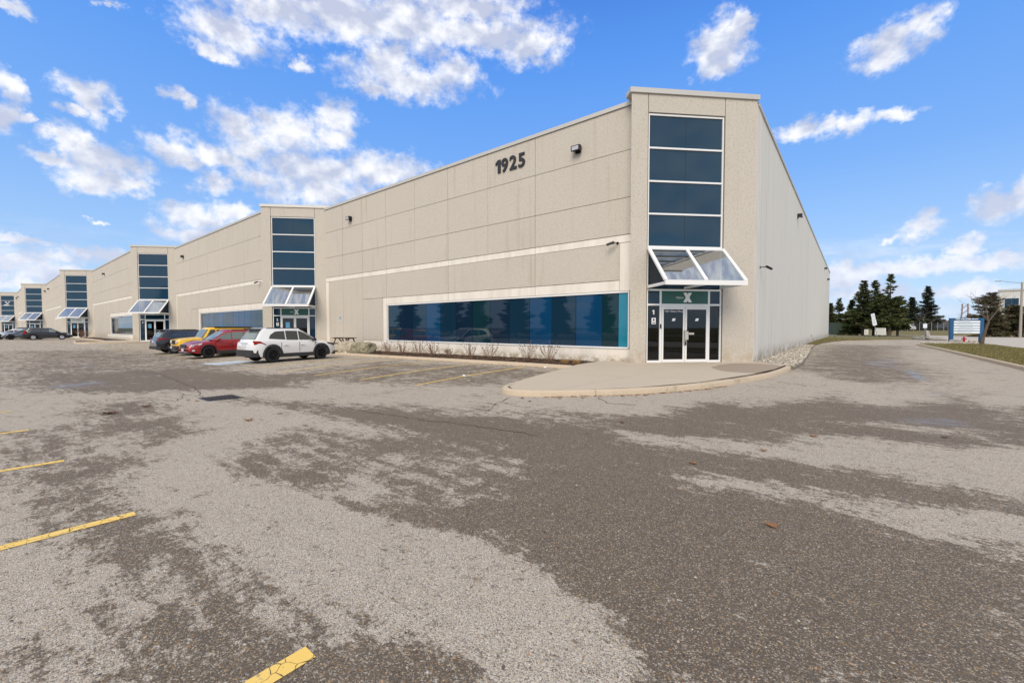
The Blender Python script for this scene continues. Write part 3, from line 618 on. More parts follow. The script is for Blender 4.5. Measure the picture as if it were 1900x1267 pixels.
lawn=MB().prism(ip,-.3,lambda x,y:.125).build('lawn','lawn'); tag(lawn,kind='structure')
lp=[(-3.33,47),(gx(47),47),(-2.69,48),(-2.54,55),(-1.75,63),(-.86,68.4),(2.1,74.9),(5.1,78.85),(7.0,81.15),(9.6,82.4),(10.05,82.5),(10.05,112.5),(-60,112.5),(-60,92),(-3.33,91)]
l2=MB().prism(lp,-.3,.125).build('lawn','lawn'); tag(l2,kind='structure')
# bank of grass beyond the road
vs=[];fs=[]
edge=[(26.1,-60),(26.1,108),(60.5,150),(82,240)]; 
ring=[[(p[0]+o_,p[1]-0,z_) for p in edge] for o_,z_ in ((0,-.1),(.02,.1),(4,.45),(12,.9),(40,1.0),(400,.8))]
for r_ in ring: vs+=r_
for i in range(len(ring)-1):
    for j in range(3): a=i*4+j; fs.append((a,a+4,a+5,a+1))
bk=MB().add(vs,fs).build('grass_bank','lawn'); tag(bk,kind='structure')
vs=[];fs=[]
edge=[(-90,125.1),(-30,125.1),(17.8,125.1),(37.8,160.2),(61.8,236.2)]; dirs=[(0,1),(0,1),(-.3,1),(-.9,.4),(-.9,.4)]
ring=[[(p[0]+d_[0]*o_,p[1]+d_[1]*o_,z_) for p,d_ in zip(edge,dirs)] for o_,z_ in ((0,-.1),(.02,.1),(3,.7),(9,1.0),(20,1.0))]
vs=[p for r_ in ring for p in r_]
for i in range(len(ring)-1):
    for j in range(4): a=i*5+j; fs.append((a,a+1,a+6,a+5))
bk=MB().add(vs,fs).build('grass_bank','lawn'); tag(bk,kind='structure')
# grass blades near edges of the islands
def blades(name,n,fn,h,m,seed):
    rnd=random.Random(seed); V=[];F=[]
    for i in range(n):
        x,y,z=fn(rnd); a=rnd.uniform(0,6.28); hh=h*rnd.uniform(.5,1.3); w_=.012+.0*hh; dx_,dy_=math.cos(a)*w_,math.sin(a)*w_; lx,ly=rnd.uniform(-.5,.5)*hh,rnd.uniform(-.5,.5)*hh
        k=len(V); V+=[(x-dx_,y-dy_,z),(x+dx_,y+dy_,z),(x+lx,y+ly,z+hh)]; F.append((k,k+1,k+2))
    me=bpy.data.meshes.new(name); me.from_pydata(V,[],F); me.materials.append(MATS[m]); o=bpy.data.objects.new(name,me); col.objects.link(o); o['kind']='stuff'
mat('grass_blades',rough=.9,fn=f_isl([(0,(.06,.09,.02)),(.45,(.13,.13,.04)),(.75,(.28,.21,.09)),(1,(.40,.30,.15))]))
blades('grass',38000,lambda r_:(r_.uniform(5.4,9.8),22+35*r_.random()**1.4,.125),.07,'grass_blades',2)
blades('grass',16000,lambda r_:((lambda y:(r_.uniform(-3.3,float(np.interp(y,[47,55,63,68.4,75,79],[-2.8,-2.5,-1.7,-.8,2.2,5.2]))),y,.125))(r_.uniform(47,79))),.08,'grass_blades',4)
# stone bed under the sign
mat('gravel_pale',rough=.95,fn=lambda nb,p,m: nb.put(p.inputs['Base Color'],nb.mix(nb.noise(nb.pos(),7,4,.7),(.36,.31,.25),(.58,.52,.44))))
bed('gravel_bed',[(5.2,57.3),(5.8,59.7),(7.05,62.2),(8.65,63.8),(9.8,64.5),(9.8,60.6),(7.5,59.5),(6.2,56.5)],.14,'gravel_pale')
scatter('gravel','river_stones',1500,lambda r_:((lambda u,v:(5.6+u*4.0,57.6+u*3.2+v*2.6,.15))(r_.random(),r_.random())),.09,.6,8,'stone')
# ------------------------------------------------------------------ the warehouse
bld=empty('warehouse_building',(0,0,0)); tag(bld,'long beige precast concrete industrial building with stepped bays and glazed entrance towers, numbered 1925','building')
TP=[(-7.18,16.67),(-36.5,13.86),(-66.4,11.0),(-103.2,8.13),(-142.6,5.3),(-181.5,2.45)]
FY=[17.28,14.42,11.55,8.7,5.85,3.0]
S2=2**.5
def zb(k): return -.0
GAP=.024
def panel(x0,x1,z0,z1,Y,m='aggregate',rec=0,name='wall_panel'):
    return MB().box(x0+GAP/2,x1-GAP/2,Y+rec,Y+.2,z0+GAP/2,z1-GAP/2).build(name,m,bld)
rt=random.Random(6)
for k in range(6):
    Y=FY[k]; px,py=TP[k]; xr=px
    if k<5: qx,qy=TP[k+1]; xl=qx+(Y-qy)
    else: xl=xr-30
    L=xr-xl; sc=1.0
    offs=[0,5.24,11.56,17.72,20.6,23.3] if L<32 else [0,5.24,11.56,17.72,20.6,23.3,29.3]
    offs=[o_ for o_ in offs if o_<L-1.2]+[L]
    wl=px-17.68; wr=px-.31
    far=k>=3
    for i in range(len(offs)-1):
        x1=xr-offs[i]; x0=xr-offs[i+1]
        x1p=x1 if i else x1+.0
        for (a,c) in ((9.17,11.0),(7.19,9.17),(5.63,7.19)):
            # the wide columns carry a faint reveal in the middle
            if x1-x0>6 and not far: mid=(x0+x1)/2; panel(mid-GAP*.2,x1p,a,c,Y); panel(x0,mid+GAP*.2,a,c,Y)
            else: panel(x0,x1p,a,c,Y)
        panel(x0,x1p,5.3,5.63,Y,'smooth_concrete',.02,'band_panel')
        if i<3:
            panel(x0,x1p-(.74 if i==0 else 0),3.7,5.3,Y)
            if i==0: MB().box(x1-.74,x1,Y+.005,Y+.2,3.24,5.285).build('band_panel','smooth_concrete',bld); panel(x0,x1-.75,3.24,3.7,Y,'smooth_concrete',.015,'lintel_panel')
            else: panel(x0,x1,3.24,3.7,Y,'smooth_concrete',.015,'lintel_panel')
            panel(x0,x1,-.3,.74,Y,'smooth_concrete',.015,'plinth_panel')
        elif i==3:
            panel(x1-.42,x1,-.3,3.7,Y,'smooth_concrete',.01,'jamb_panel'); panel(x0,x1-.4,.75,3.7,Y); panel(x0,x1,3.7,5.3,Y)
            panel(x0,x1-.4,-.3,.75,Y,'smooth_concrete',.01,'plinth_panel')
        elif i==len(offs)-2:
            panel(x0+.45,x1,-.3,5.3,Y); MB().box(x0,x0+.44,Y+.02,Y+.2,-.3,5.285).build('band_panel','smooth_concrete',bld)
        else: panel(x0,x1,-.3,5.3,Y)
    # coping
    n=max(1,int(L/6)); 
    for i in range(n): MB().box(xl+L*i/n+(.004 if i else 0),xl+L*(i+1)/n,Y-.06,Y+.34,11.0,11.17).build('parapet_coping','cap_metal',bld)
    # core: above the window, sides
    core=MB(); core.box(xl-.3,wl,Y+.18,Y+.6,-.4,10.98); core.box(wl,xr+.6,Y+.18,Y+.6,3.3,10.98); core.box(wl,xr,Y+.18,Y+.6,-.4,.70)
    core.build('wall_core','joint_dark',bld)
    # ribbon window
    if k!=3:
        wz0,wz1=.77,3.21
        fr=MB(); fr.box(wl,wr,Y+.03,Y+.14,wz1-.05,wz1+.03); fr.box(wl,wr,Y-.02,Y+.14,wz0-.03,wz0+.04); fr.box(wl-.0,wl+.05,Y+.031,Y+.139,wz0+.04,wz1-.05); fr.box(wr-.05,wr,Y+.031,Y+.139,wz0+.04,wz1-.05)
        xs=[0,.46]+[1.24+i*1.343 for i in range(12)]+[17.32]; xs=[wr-.05-(o_-0) for o_ in xs]; xs[-1]=wl+.05
        f=fr.build('ribbon_window','frame_white',bld)
        mats=['glass_cyan','glass_teal','glass_blue','glass_dark','glass_blue','glass_dark','glass_ink','glass_teal','glass_ink','glass_dark','glass_blue','glass_dark','glass_ink','glass_dark']
        if k>0: mats=[rt.choice(['glass_dark','glass_blue','glass_blue','glass_cyan','glass_blue','glass_teal']) for _ in mats]; mats[0]='glass_cyan' if k==1 else 'glass_dark'
        if k==2: mats=[rt.choice(['glass_dark','glass_ink','glass_teal']) for _ in mats]
        for i in range(len(xs)-1):
            jy=rt.uniform(-.004,.004)
            MB().box(xs[i+1]+.012,xs[i]-.012,Y+.085+jy,Y+.11+jy,wz0+.04,wz1-.05).build('pane',mats[i],f)
        MB().box(wl,wr,Y+.125,Y+.17,wz0,wz1).build('window_backing','room_dark',bld)
    else:
        f=MB().box(px-1.2,px-3.9,Y+.05,Y+.1,0,3.1).build('side_window','frame_white',bld)
        for a in (0,1):
            for (c0_,c1_) in ((.06,2.2),(2.28,3.04)): MB().box(px-1.26-a*1.32,px-2.5-a*1.32,Y+.02,Y+.049,c0_,c1_).build('pane','glass_dark',f)
        MB().box(px-4,px-1.1,Y+.101,Y+.17,-.3,3.3).build('window_backing','room_dark',bld)
        MB().box(px-17.7,px-3.95,Y+.04,Y+.17,.7,3.3).build('wall_panel','aggregate',bld); MB().box(px-1.15,px,Y+.04,Y+.17,.7,3.3).build('wall_panel','aggregate',bld)
# side wall in tall fluted panels
SX=-3.31; y=20.56; i=0
ends=[20.56,21.75]
while ends[-1]<91: ends.append(min(91.2,ends[-1]+3.0))
for a,c in zip(ends[:-1],ends[1:]):
    mb=MB(); n=6 if c-a>1.5 else 1
    if n==1: mb.box(SX-.2,SX,a+.008,c-.008,-.3,11.0)
    else:
        wd=(c-a)/n
        mb.box(SX-.2,SX-.022,a+.008,c-.008,-.3,11.0)
        for j in range(n): mb.box(SX-.0219,SX-.008,a+.012,c-.012,-.29,10.99) if j==0 else None
    mb.build('wall_panel','side_concrete' if n>1 else 'smooth_concrete',bld)
for a in range(0,12): MB().box(SX-.32,SX+.05,20.7+a*5.875,20.7+(a+1)*5.875-.005,11.0,11.14).build('parapet_coping','cap_metal',bld)
MB().box(SX-.6,SX-.16,20.8,91,-.4,10.98).build('wall_core','joint_dark',bld)
# roof slab and rear walls
foot=[(SX-.3,21.2)]
for k in range(6):
    foot.append((TP[k][0]+.2,FY[k]+.5)); foot.append(((TP[k+1][0]+FY[k]-TP[k+1][1]-.1) if k<5 else TP[5][0]-30,FY[k]+.5))
foot+=[(TP[5][0]-30,91),(SX-.3,91)]
MB().prism(foot,10.6,10.8).build('roof',mat('roof_membrane',(.35,.34,.32),.9),bld)
MB().box(TP[5][0]-30,SX-.2,90.8,91.2,-.4,11).build('rear_wall','side_concrete',bld)

# ---- entrance tower, built once in its own frame: x along the face, y inward
FRM=Matrix(((1/S2,-1/S2,0,0),(1/S2,1/S2,0,0),(0,0,1,0),(0,0,0,1)))
def TM(): mb=MB(); mb.M=FRM; return mb
def tower(k):
    P=(TP[k][0],TP[k][1],0 if k else 0); zb0=.195 if k==0 else .05; parts=[]
    def B(mb,name,m,par=None,**kw):
        o=mb.build(name,m,par or bld,**kw)
        if par is None: o.location=P
        return o
    B(TM().prism([(0,0),(.70,0),(.70,.9),(.62,.62)],zb0-.4,11.16),'tower_pier','aggregate')
    B(TM().prism([(4.06,0),(5.465,0),(5.25,.35),(4.06,.35)],zb0-.4,11.16),'tower_pier','aggregate')
    B(TM().box(.73,4.03,0.0,.35,10.43,11.16),'tower_lintel','aggregate')
    B(TM().prism([(-.07,-.07),(5.54,-.07),(5.54,.45),(2.8,2.6),(-.07,.45)],11.161,11.36),'tower_coping','cap_metal')
    B(TM().box(.3,5.2,.36,2.6,3.3,11.1),'tower_core','joint_dark')
    B(TM().box(.71,.735,.02,.3,zb0,11.15),'sealant_joint','joint_dark'); B(TM().box(4.03,4.055,.02,.3,zb0,11.15),'sealant_joint','joint_dark')
    # vestibule
    B(TM().box(.3,.72,.91,2.6,-.2,3.29),'vestibule_wall','room_dark'); B(TM().box(4.06,4.6,.36,2.6,-.2,3.29),'vestibule_wall','room_dark'); B(TM().box(.3,4.6,2.61,2.7,-.2,3.3),'vestibule_wall','room_dark')
    B(TM().box(.73,4.05,.3,2.6,zb0-.3,zb0-.02),'vestibule_floor','room_dark')
    iv=TM()
    for x in (1.55,2.3,2.5,3.3): iv.box(x,x+.09,1.9,1.98,zb0,2.45)
    iv.box(1.55,3.39,1.88,1.9,2.3,2.42); iv.box(.8,4.0,1.86,1.879,zb0+.1,zb0+.25)
    B(iv,'inner_door_frame','room_frame')
    # upper window
    fr=TM(); y0,y1=.05,.16
    for x in (.735,3.97): fr.box(x,x+.06,y0,y1,zb0,10.42)
    for z in (10.33,8.99,7.64,6.31,4.96): fr.box(.7955,3.9695,y0,y1,z,z+.07)
    f=B(fr,'window_frame','frame_white')
    zz=[4.96,6.31,7.64,8.99,10.33]
    for a,c in zip(zz[:-1],zz[1:]):
        for x0,x1 in ((.80,2.372),(2.388,3.965)): TM().box(x0,x1,.10,.12,a+.072,c-.002).build('pane','glass_navy',f)
    TM().box(.80,2.372,.10,.12,3.30,4.955).build('pane','glass_dark',f); TM().box(2.388,3.965,.10,.12,3.30,4.955).build('pane','glass_dark',f)
    TM().box(2.373,2.387,.105,.14,3.3,10.33).build('centre_joint','room_dark',f)
    # canopy
    zt,zl,o_=4.90,3.40,-1.57
    cv=TM(); nx=(.77,2.385,4.0)
    for x in nx: cv.bar((x,-.05,zt),(x,o_,zl+.05),.08,.13,up=(1,0,0))
    cv.box(.73,4.04,-.13,0.04,zt-.06,zt+.04); cv.box(.73,4.04,o_-.06,o_+.03,zl-.13,zl+.05)
    for x in (.77,4.0): cv.bar((x,o_+.03,zl-.06),(x,.05,zl-.06),.07,.11)
    cv.bar((2.385,o_+.03,zl-.09),(2.385,.05,zl-.09),.06,.08)
    c=B(cv,'canopy','frame_white')
    for x0,x1 in ((.81,2.345),(2.425,3.96)):
        TM().hexa([(x0,-.12,zt-.03),(x1,-.12,zt-.03),(x1,o_+.02,zl+.06),(x0,o_+.02,zl+.06)],[(x0,-.12,zt-.045),(x1,-.12,zt-.045),(x1,o_+.02,zl+.045),(x0,o_+.02,zl+.045)]).build('canopy_glass','glass_canopy',c)
    for x in (.76,3.995): TM().hexa([(x,-.02,zt-.12),(x,o_+.12,zl+.05),(x,-.02,zl+.02),(x,-.021,zl+.03)],[(x+.01,-.02,zt-.12),(x+.01,o_+.12,zl+.05),(x+.01,-.02,zl+.02),(x+.01,-.021,zl+.03)]).build('canopy_glass','glass_side',c)
    # storefront
    sf=TM()
    for z in (3.18,2.57): sf.box(.7955,3.9695,y0,y1,z,z+.075)
    for x in (1.31,3.44): sf.box(x,x+.08,y0+.002,y1-.002,2.645,3.18); sf.box(x,x+.08,y0+.002,y1-.002,zb0,2.57)
    sf.box(.7955,1.31,y0+.004,y1,zb0,zb0+.09); sf.box(3.52,3.9695,y0+.004,y1,zb0,zb0+.09)
    s_=B(sf,'storefront_frame','frame_white')
    for x0,x1 in ((.80,1.308),(3.522,3.965)): TM().box(x0,x1,.10,.115,2.647,3.178).build('pane','glass_dark',s_); TM().box(x0,x1,.10,.115,zb0+.092,2.568).build('pane','glass_door' if k==0 else 'glass_dark',s_)
    x_='sign_green' if k in(0,1) else ('white_print' if k==3 else 'glass_dark')
    sg=TM().box(1.392,3.438,.075,.11,2.647,3.178).build('transom_sign',x_,s_)
    TM().box(.8,4.0,.20,.22,2.6,3.29).build('transom_backing','room_dark',s_)
    base=FRM@Matrix.Translation((0,.07,0))@Matrix.Rotation(PI/2,4,'X')
    if k in (0,1):
        X=TM(); yy=.058
        cx,cz,h_=2.53,2.912,.20
        def q4(a,b_,w_): X.hexa([(cx+a-w_/2,yy,cz-h_),(cx+a+w_/2,yy,cz-h_),(cx+b_+w_/2,yy,cz+h_),(cx+b_-w_/2,yy,cz+h_)],[(cx+a-w_/2,yy+.012,cz-h_),(cx+a+w_/2,yy+.012,cz-h_),(cx+b_+w_/2,yy+.012,cz+h_),(cx+b_-w_/2,yy+.012,cz+h_)])
        q4(-.115,.115,.15); yy=.054; q4(.115,-.115,.15)
        o=X.build('logo_letter','white_print',bld); o.location=P
        o=text('Xplore','sign_text','white_print',.115,.002,bld,FRM@Matrix.Translation((2.03,.068,2.87))@Matrix.Rotation(PI/2,4,'X')); o.location=P
    if k==3:
        o=text('CROSSFIELD','sign_text','black_metal',.28,.004,bld,FRM@Matrix.Translation((1.5,.07,2.85))@Matrix.Rotation(PI/2,4,'X')); o.location=P
    if k<4:
        MM=FRM@Matrix.Translation((.99,.092,2.2))@Matrix.Rotation(PI/2,4,'X'); o=digit_one('unit_number','white_print',.27,.003,bld,MM) if k==0 else text(str(k+1),'unit_number','white_print',.26,.003,bld,MM,bold=.006); o.location=P
    if k in(0,1):
        n_=TM(); n_.box(.98,1.16,.088,.098,1.80,2.06); nt_=n_.build('door_notice','white_print',bld); nt_.location=P
        for zz_ in (1.84,1.88): pass
        nn=TM(); nn.box(1.0,1.14,.085,.0875,1.83,1.86); nn.box(1.01,1.13,.085,.0875,1.90,1.91); nn.box(1.035,1.105,.085,.0875,1.94,2.02); n2=nn.build('notice_print','digit_black',bld); n2.location=P
    # pair of doors
    for x0,x1,hs in ((1.40,2.405,1),(2.425,3.43,-1)):
        d=TM(); z0,z1=zb0+.01,2.50; fw=.075
        d.box(x0,x0+fw,.03,.09,z0,z1); d.box(x1-fw,x1,.03,.09,z0,z1); d.box(x0+fw,x1-fw,.031,.089,z1-.085,z1); d.box(x0+fw,x1-fw,.031,.089,z0,z0+.12)
        dd=B(d,'entrance_door','frame_white')
        TM().box(x0+fw,x1-fw,.055,.065,z0+.12,z1-.085).build('pane','glass_door',dd)
        TM().box(x0+fw,x1-fw,.10,.13,1.30,1.34).build('push_bar','frame_grey',dd)
        hx=(x1-.035) if hs>0 else (x0+.035)
        hb=TM(); hb.box(hx-.015,hx+.015,-.03,.0,.95,1.55); hb.box(hx-.012,hx+.012,-.0,.03,.97,1.0); hb.box(hx-.012,hx+.012,0,.03,1.5,1.53)
        hb.build('handle','grey_metal',dd)
        if k==0:
            xc=(x0+x1)/2+.02
            TM().hexa([(xc-.08,.05,1.93),(xc+.05,.05,1.93),(xc+.09,.05,2.04),(xc-.04,.05,2.04)],[(xc-.08,.053,1.93),(xc+.05,.053,1.93),(xc+.09,.053,2.04),(xc-.04,.053,2.04)]).build('door_sticker','white_print',dd)
        if k>0 and hs>0: TM().box(x0+.3,x0+.62,.045,.053,1.6,2.1).build('door_poster',mat('poster_blue' if k==1 else 'poster',(.10,.35,.55),.5),dd)
    B(TM().box(1.4,3.43,.03,.12,2.505,2.569),'door_header','frame_white')
    if k==0:
        B(TM().box(2.385,2.53,-.05,.028,1.15,1.50),'lock_box','cap_metal'); B(TM().box(2.55,2.78,-.045,.03,1.36,1.44),'door_latch','cap_metal')
        B(TM().box(2.40,2.45,-.02,.03,.92,1.08),'keypad','black_metal'); B(TM().box(1.325,1.375,.02,.049,1.62,1.80),'card_reader','black_metal')
        o=text('1925 Williams Pkwy','door_text','white_print',.098,.002,bld,FRM@Matrix.Translation((1.52,.052,2.30))@Matrix.Rotation(PI/2,4,'X')); o.location=P
for k in range(6): tower(k)
# emblem on the farthest tower in view: a white spread-wing mark with lettering
q6=TP[4]
mb=TM(); yy=.06; 
mb.hexa([(2.0,yy,8.35),(2.12,yy,8.2),(2.5,yy,8.45),(2.1,yy,8.9)],[(2.0,yy+.03,8.35),(2.12,yy+.03,8.2),(2.5,yy+.03,8.45),(2.1,yy+.03,8.9)]) if False else None
q6=TP[5]
def quad(pts): mb.hexa([(a,.05,c) for a,c in pts],[(a,.08,c) for a,c in pts])
quad([(1.7,8.75),(1.95,8.75),(2.35,8.35),(2.35,8.12)]); quad([(2.36,8.12),(2.36,8.35),(2.75,8.7),(2.98,8.7)])
o=mb.build('tenant_emblem','white_print',bld); o.location=(*q6,0)
o=text('calibre','sign_text','white_print',.5,.01,bld,FRM@Matrix.Translation((1.45,.06,7.72))@Matrix.Rotation(PI/2,4,'X'),bold=.012); o.location=(*q6,0)

# house number, each digit a part
xs=-15.02
for ch in '1925':
    MM=Matrix.Translation((xs,17.25,9.80))@Matrix.Rotation(PI/2,4,'X')
    o=digit_one('house_digit','digit_black',.97,.03,bld,MM) if ch=='1' else text(ch,'house_digit','digit_black',.97,.03,bld,MM,bold=.022)
    xs+=.42 if ch=='1' else .56
# wall lights and cameras
def wall_light(x,Y,z,M=None):
    L=MB(); L.M=M
    L.box(x-.13,x+.13,Y-.06,Y,z-.16,z+.16); L.hexa([(x-.22,Y-.30,z-.12),(x+.22,Y-.30,z-.12),(x+.22,Y-.30,z+.13),(x-.22,Y-.30,z+.13)],[(x-.2,Y-.061,z-.05),(x+.2,Y-.061,z-.05),(x+.2,Y-.061,z+.15),(x-.2,Y-.061,z+.15)])
    o=L.build('wall_light','black_metal',bld); G_=MB(); G_.M=M; G_.box(x-.17,x+.17,Y-.31,Y-.301,z-.08,z+.09); G_.build('lens','lens_grey',o); return o
wall_light(-9.99,17.28,9.78); wall_light(-29.26,17.28,9.72)
wall_light(-59.6,14.42,9.7); wall_light(-88,11.55,9.7); wall_light(-100.3,11.55,9.7); wall_light(-131,8.7,9.7); wall_light(-139,8.7,9.7); wall_light(-170,5.85,9.7); wall_light(-178,5.85,9.7)
RY=Matrix.Translation((SX,37.2,0))@Matrix.Rotation(PI/2,4,'Z'); wall_light(0,0,9.72,RY); wall_light(0,0,9.95,Matrix.Translation((SX,74.3,0))@Matrix.Rotation(PI/2,4,'Z')); wall_light(0,0,9.2,Matrix.Translation((SX,83,0))@Matrix.Rotation(PI/2,4,'Z'))
def sec_cam(p,d,side):
    o=MB(); p=Vector(p); n=Vector(side); d=Vector(d).normalized(); e=p+n*.22
    o.tube(p,p+n*.02,.06,.06,10); o.tube(p,e,.02,.02,6); o.tube(e,e+d*.1+Vector((0,0,.03)),.02,.02,6); a=e+d*.06+Vector((0,0,.04)); o.tube(a,a+d*.34,.055,.055,10); return o.build('security_camera','black_metal',bld)
sec_cam((-8.02,17.28,5.3),(-1,-.4,-.35),(0,-1,0)); sec_cam((SX,21.84,4.35),(.5,.9,-.3),(1,0,0)); sec_cam((-38.2,14.42,5.4),(-1,-.4,-.3),(0,-1,0))
MB().box(-30.98,-30.80,17.24,17.28,2.05,2.6).build('wall_sign',mat('sign_pale',(.55,.6,.62),.5),bld); MB().box(-30.95,-30.83,17.2399,17.2395,2.3,2.5).build('sign_symbol',mat('sign_blue',(.03,.15,.4),.5),bld)
MB().box(SX,SX+.06,52.5,52.62,.7,.95).build('hose_tap','grey_metal',bld)
# ------------------------------------------------------------------ vehicles
def paint(name,c,metal=0,rough=.28): 
    return mat(name,c,rough,metal,**{'Coat Weight':.8,'Coat Roughness':.04})
paint('paint_white',(.78,.78,.77)); paint('paint_red',(.33,.010,.013),.2); paint('paint_yellow',(.85,.50,.012)); paint('paint_black',(.012,.013,.018),.3); paint('paint_grey',(.14,.16,.18),.6); paint('paint_navy',(.012,.014,.02),.2)
mat('cladding',(.03,.03,.032),.7); mat('car_glass',(.02,.026,.03),.04,**{'IOR':1.9}); mat('car_glass_pale',(.16,.20,.20),.05,**{'IOR':1.7}); mat('tyre',(.016,.016,.017),.85)
mat('rim_black',(.015,.015,.016),.4,.6); mat('rim_silver',(.55,.56,.58),.3,.8); mat('tail_red',(.35,.012,.01),.15); mat('lamp_clear',(.62,.64,.66),.08); mat('plate_white',(.62,.65,.70),.5); mat('amber',(.6,.2,.02),.3); mat('underbody',(.01,.01,.01),.9)
def lerp_list(L,x):
    return float(np.interp(x,[p[0] for p in L],[p[1] for p in L]))
def car(root,p):
    L,W,H=p['L'],p['W'],p['H']; hw=W/2; wr=p.get('wr',.36); ya=p['axles']  # rear, front y
    body=p['body']; low=p.get('low',.25); AR=wr+.06
    ys=set(np.linspace(-L/2,L/2,34).tolist())
    for a in ya:
        for t in np.linspace(-1,1,13): ys.add(a+AR*math.sin(t*PI/2))
    ys.add(-L/2+.05); ys.add(L/2-.05)
    ys=sorted(ys); V=[];F=[]
    for y in ys:
        e=max(0,(abs(y)-(L/2-.55))/.55); w_=hw*(1-.16*e**2.2)
        if abs(y)>L/2-.001: w_*=.97
        zs=lerp_list(p['belt'],y); zt=lerp_list(p['top'],y); zb=low+(.10*e if abs(y)>L/2-.3 else 0)
        arch=0
        for a in ya:
            if abs(y-a)<AR: arch=max(arch,wr+math.sqrt(AR*AR-(y-a)**2))
        z1=max(zb,arch); 
        zmid=max(z1+.01,.62*zs)
        pts=[(0,zb),(w_*.70,zb),(w_*.72,max(zb,arch-.0)),(w_*.965,z1),(w_*.99,max(z1+.02,zb+.14)),(w_*1.0,max(z1+.04,zmid)),(w_*.985,max(z1+.06,zs-.09)),(w_*.93,zs),(w_*.5,zt-.008),(0,zt)]
        for q_ in pts: V.append((q_[0],y,q_[1]))
        for q_ in pts[-2:0:-1]: V.append((-q_[0],y,q_[1]))
    m=18
    for i in range(len(ys)-1):
        for j in range(m): a=i*m+j; b_=i*m+(j+1)%m; F.append((a,b_,b_+m,a+m))
    F.append(tuple(range(m-1,-1,-1))); k=(len(ys)-1)*m; F.append(tuple(range(k,k+m)))
    mb=MB(); mb.add(V,F); mb.build('body',body,root,smooth=True,angle=38)
    # cabin
    zB,zT=p['cab'][0],p['cab'][1]; rB,fB,rT,fT=p['cab'][2:6]; wB,wT=hw*p.get('cwB',.93),hw*p.get('cwT',.74)
    def ring(t):
        z=zB+(zT-zB)*t; r_=rB+(rT-rB)*t; f_=fB+(fT-fB)*t; w_=wB+(wT-wB)*t; out_=[]
        c=.14*(1-.2*t)
        for (sx,sy,yy) in ((1,1,f_),(-1,1,f_),(-1,-1,r_),(1,-1,r_)):
            pass
        bow=.10
        out_=[(w_,r_+c,z),(w_,f_-c*1.6,z),(w_-c*.5,f_-c*.5,z),(w_*.5,f_-.0+bow*.4,z),(0,f_+bow*.55,z)]
        full=out_+[(-x,y,zz) for x,y,zz in out_[-2::-1]]
        full+=[(-(w_-c*.5),r_+c*.2,z),(-w_*.5,r_-.02,z),(0,r_-.03,z),(w_*.5,r_-.02,z),(w_-c*.5,r_+c*.2,z)]
        return full
    V=[];F=[]; tt=[0,.25,.5,.75,.94,1]; n=len(ring(0))
    for t in tt: V+=ring(t)
    lastz=H
    for i in range(len(tt)-1):
        for j in range(n): a=i*n+j; b_=i*n+(j+1)%n; F.append((a,b_,b_+n,a+n))
    k=len(V); cy=(rT+fT)/2
    for (x,y,z) in ring(1): V.append((x*.9,cy+(y-cy)*.93,zT+(H-zT)*.7))
    for j in range(n): F.append((k-n+j,k-n+(j+1)%n,k+(j+1)%n,k+j))
    V.append((0,cy,H)); 
    for j in range(n): F.append((k+j,k+(j+1)%n,len(V)-1))
    mb=MB(); mb.add(V,F); mb.build('roof',p.get('roofm',body),root,smooth=True,angle=40)
    # glass
    def sidex(z): t=(z-zB)/(zT-zB); return wB+(wT-wB)*t
    def fr_y(z): t=(z-zB)/(zT-zB); return fB+(fT-fB)*t
    def re_y(z): t=(z-zB)/(zT-zB); return rB+(rT-rB)*t
    for poly in p['windows']:
        pm=p.get('glass','car_glass')
        if isinstance(poly,tuple): pm,poly=poly
        for s_ in (1,-1):
            mb=MB(); a=[(s_*(sidex(z)+.012),y,z) for y,z in poly]; c=[(s_*(sidex(z)-.02),y,z) for y,z in poly]; nn=len(poly)
            mb.add(a+c,[tuple(range(nn)),tuple(range(2*nn-1,nn-1,-1))]+[(i,i+nn,(i+1)%nn+nn,(i+1)%nn) for i in range(nn)]); o=mb.build('side_window',pm,root)
    za,zc=zB+.05,zT-.06
    def screen(name,fy,sgn,kz0,kz1,m_,win=.84):
        mb=MB(); xs_=np.linspace(-1,1,7); z0,z1=kz0,kz1; V=[];
        for z in (z0,z1):
            for x in xs_:
                yy=fy(z)+ (sgn*(.055*(1-x*x)+.015) if sgn>0 else -.03-.01*(1-x*x)); yy+=sgn*.015
                V.append((x*sidex(z)*win,yy,z))
        for z in (z0,z1):
            for x in xs_: yy=fy(z)-sgn*.05; V.append((x*sidex(z)*win,yy,z))
        F=[]
        for i in range(6): F.append((i,i+1,i+8,i+7)); F.append((14+i,21+i,22+i,15+i))
        F+= [(0,7,21,14),(6,20,27,13),(0,14,15,1),(7,8,22,21)]
        mb.add(V,F); mb.build(name,m_,root,smooth=True)
    screen('windshield',fr_y,1,za,zc,p.get('ws','car_glass_pale'),.88); screen('rear_window',re_y,-1,zB+.12,zc-.02,p.get('rw','car_glass'),.80)
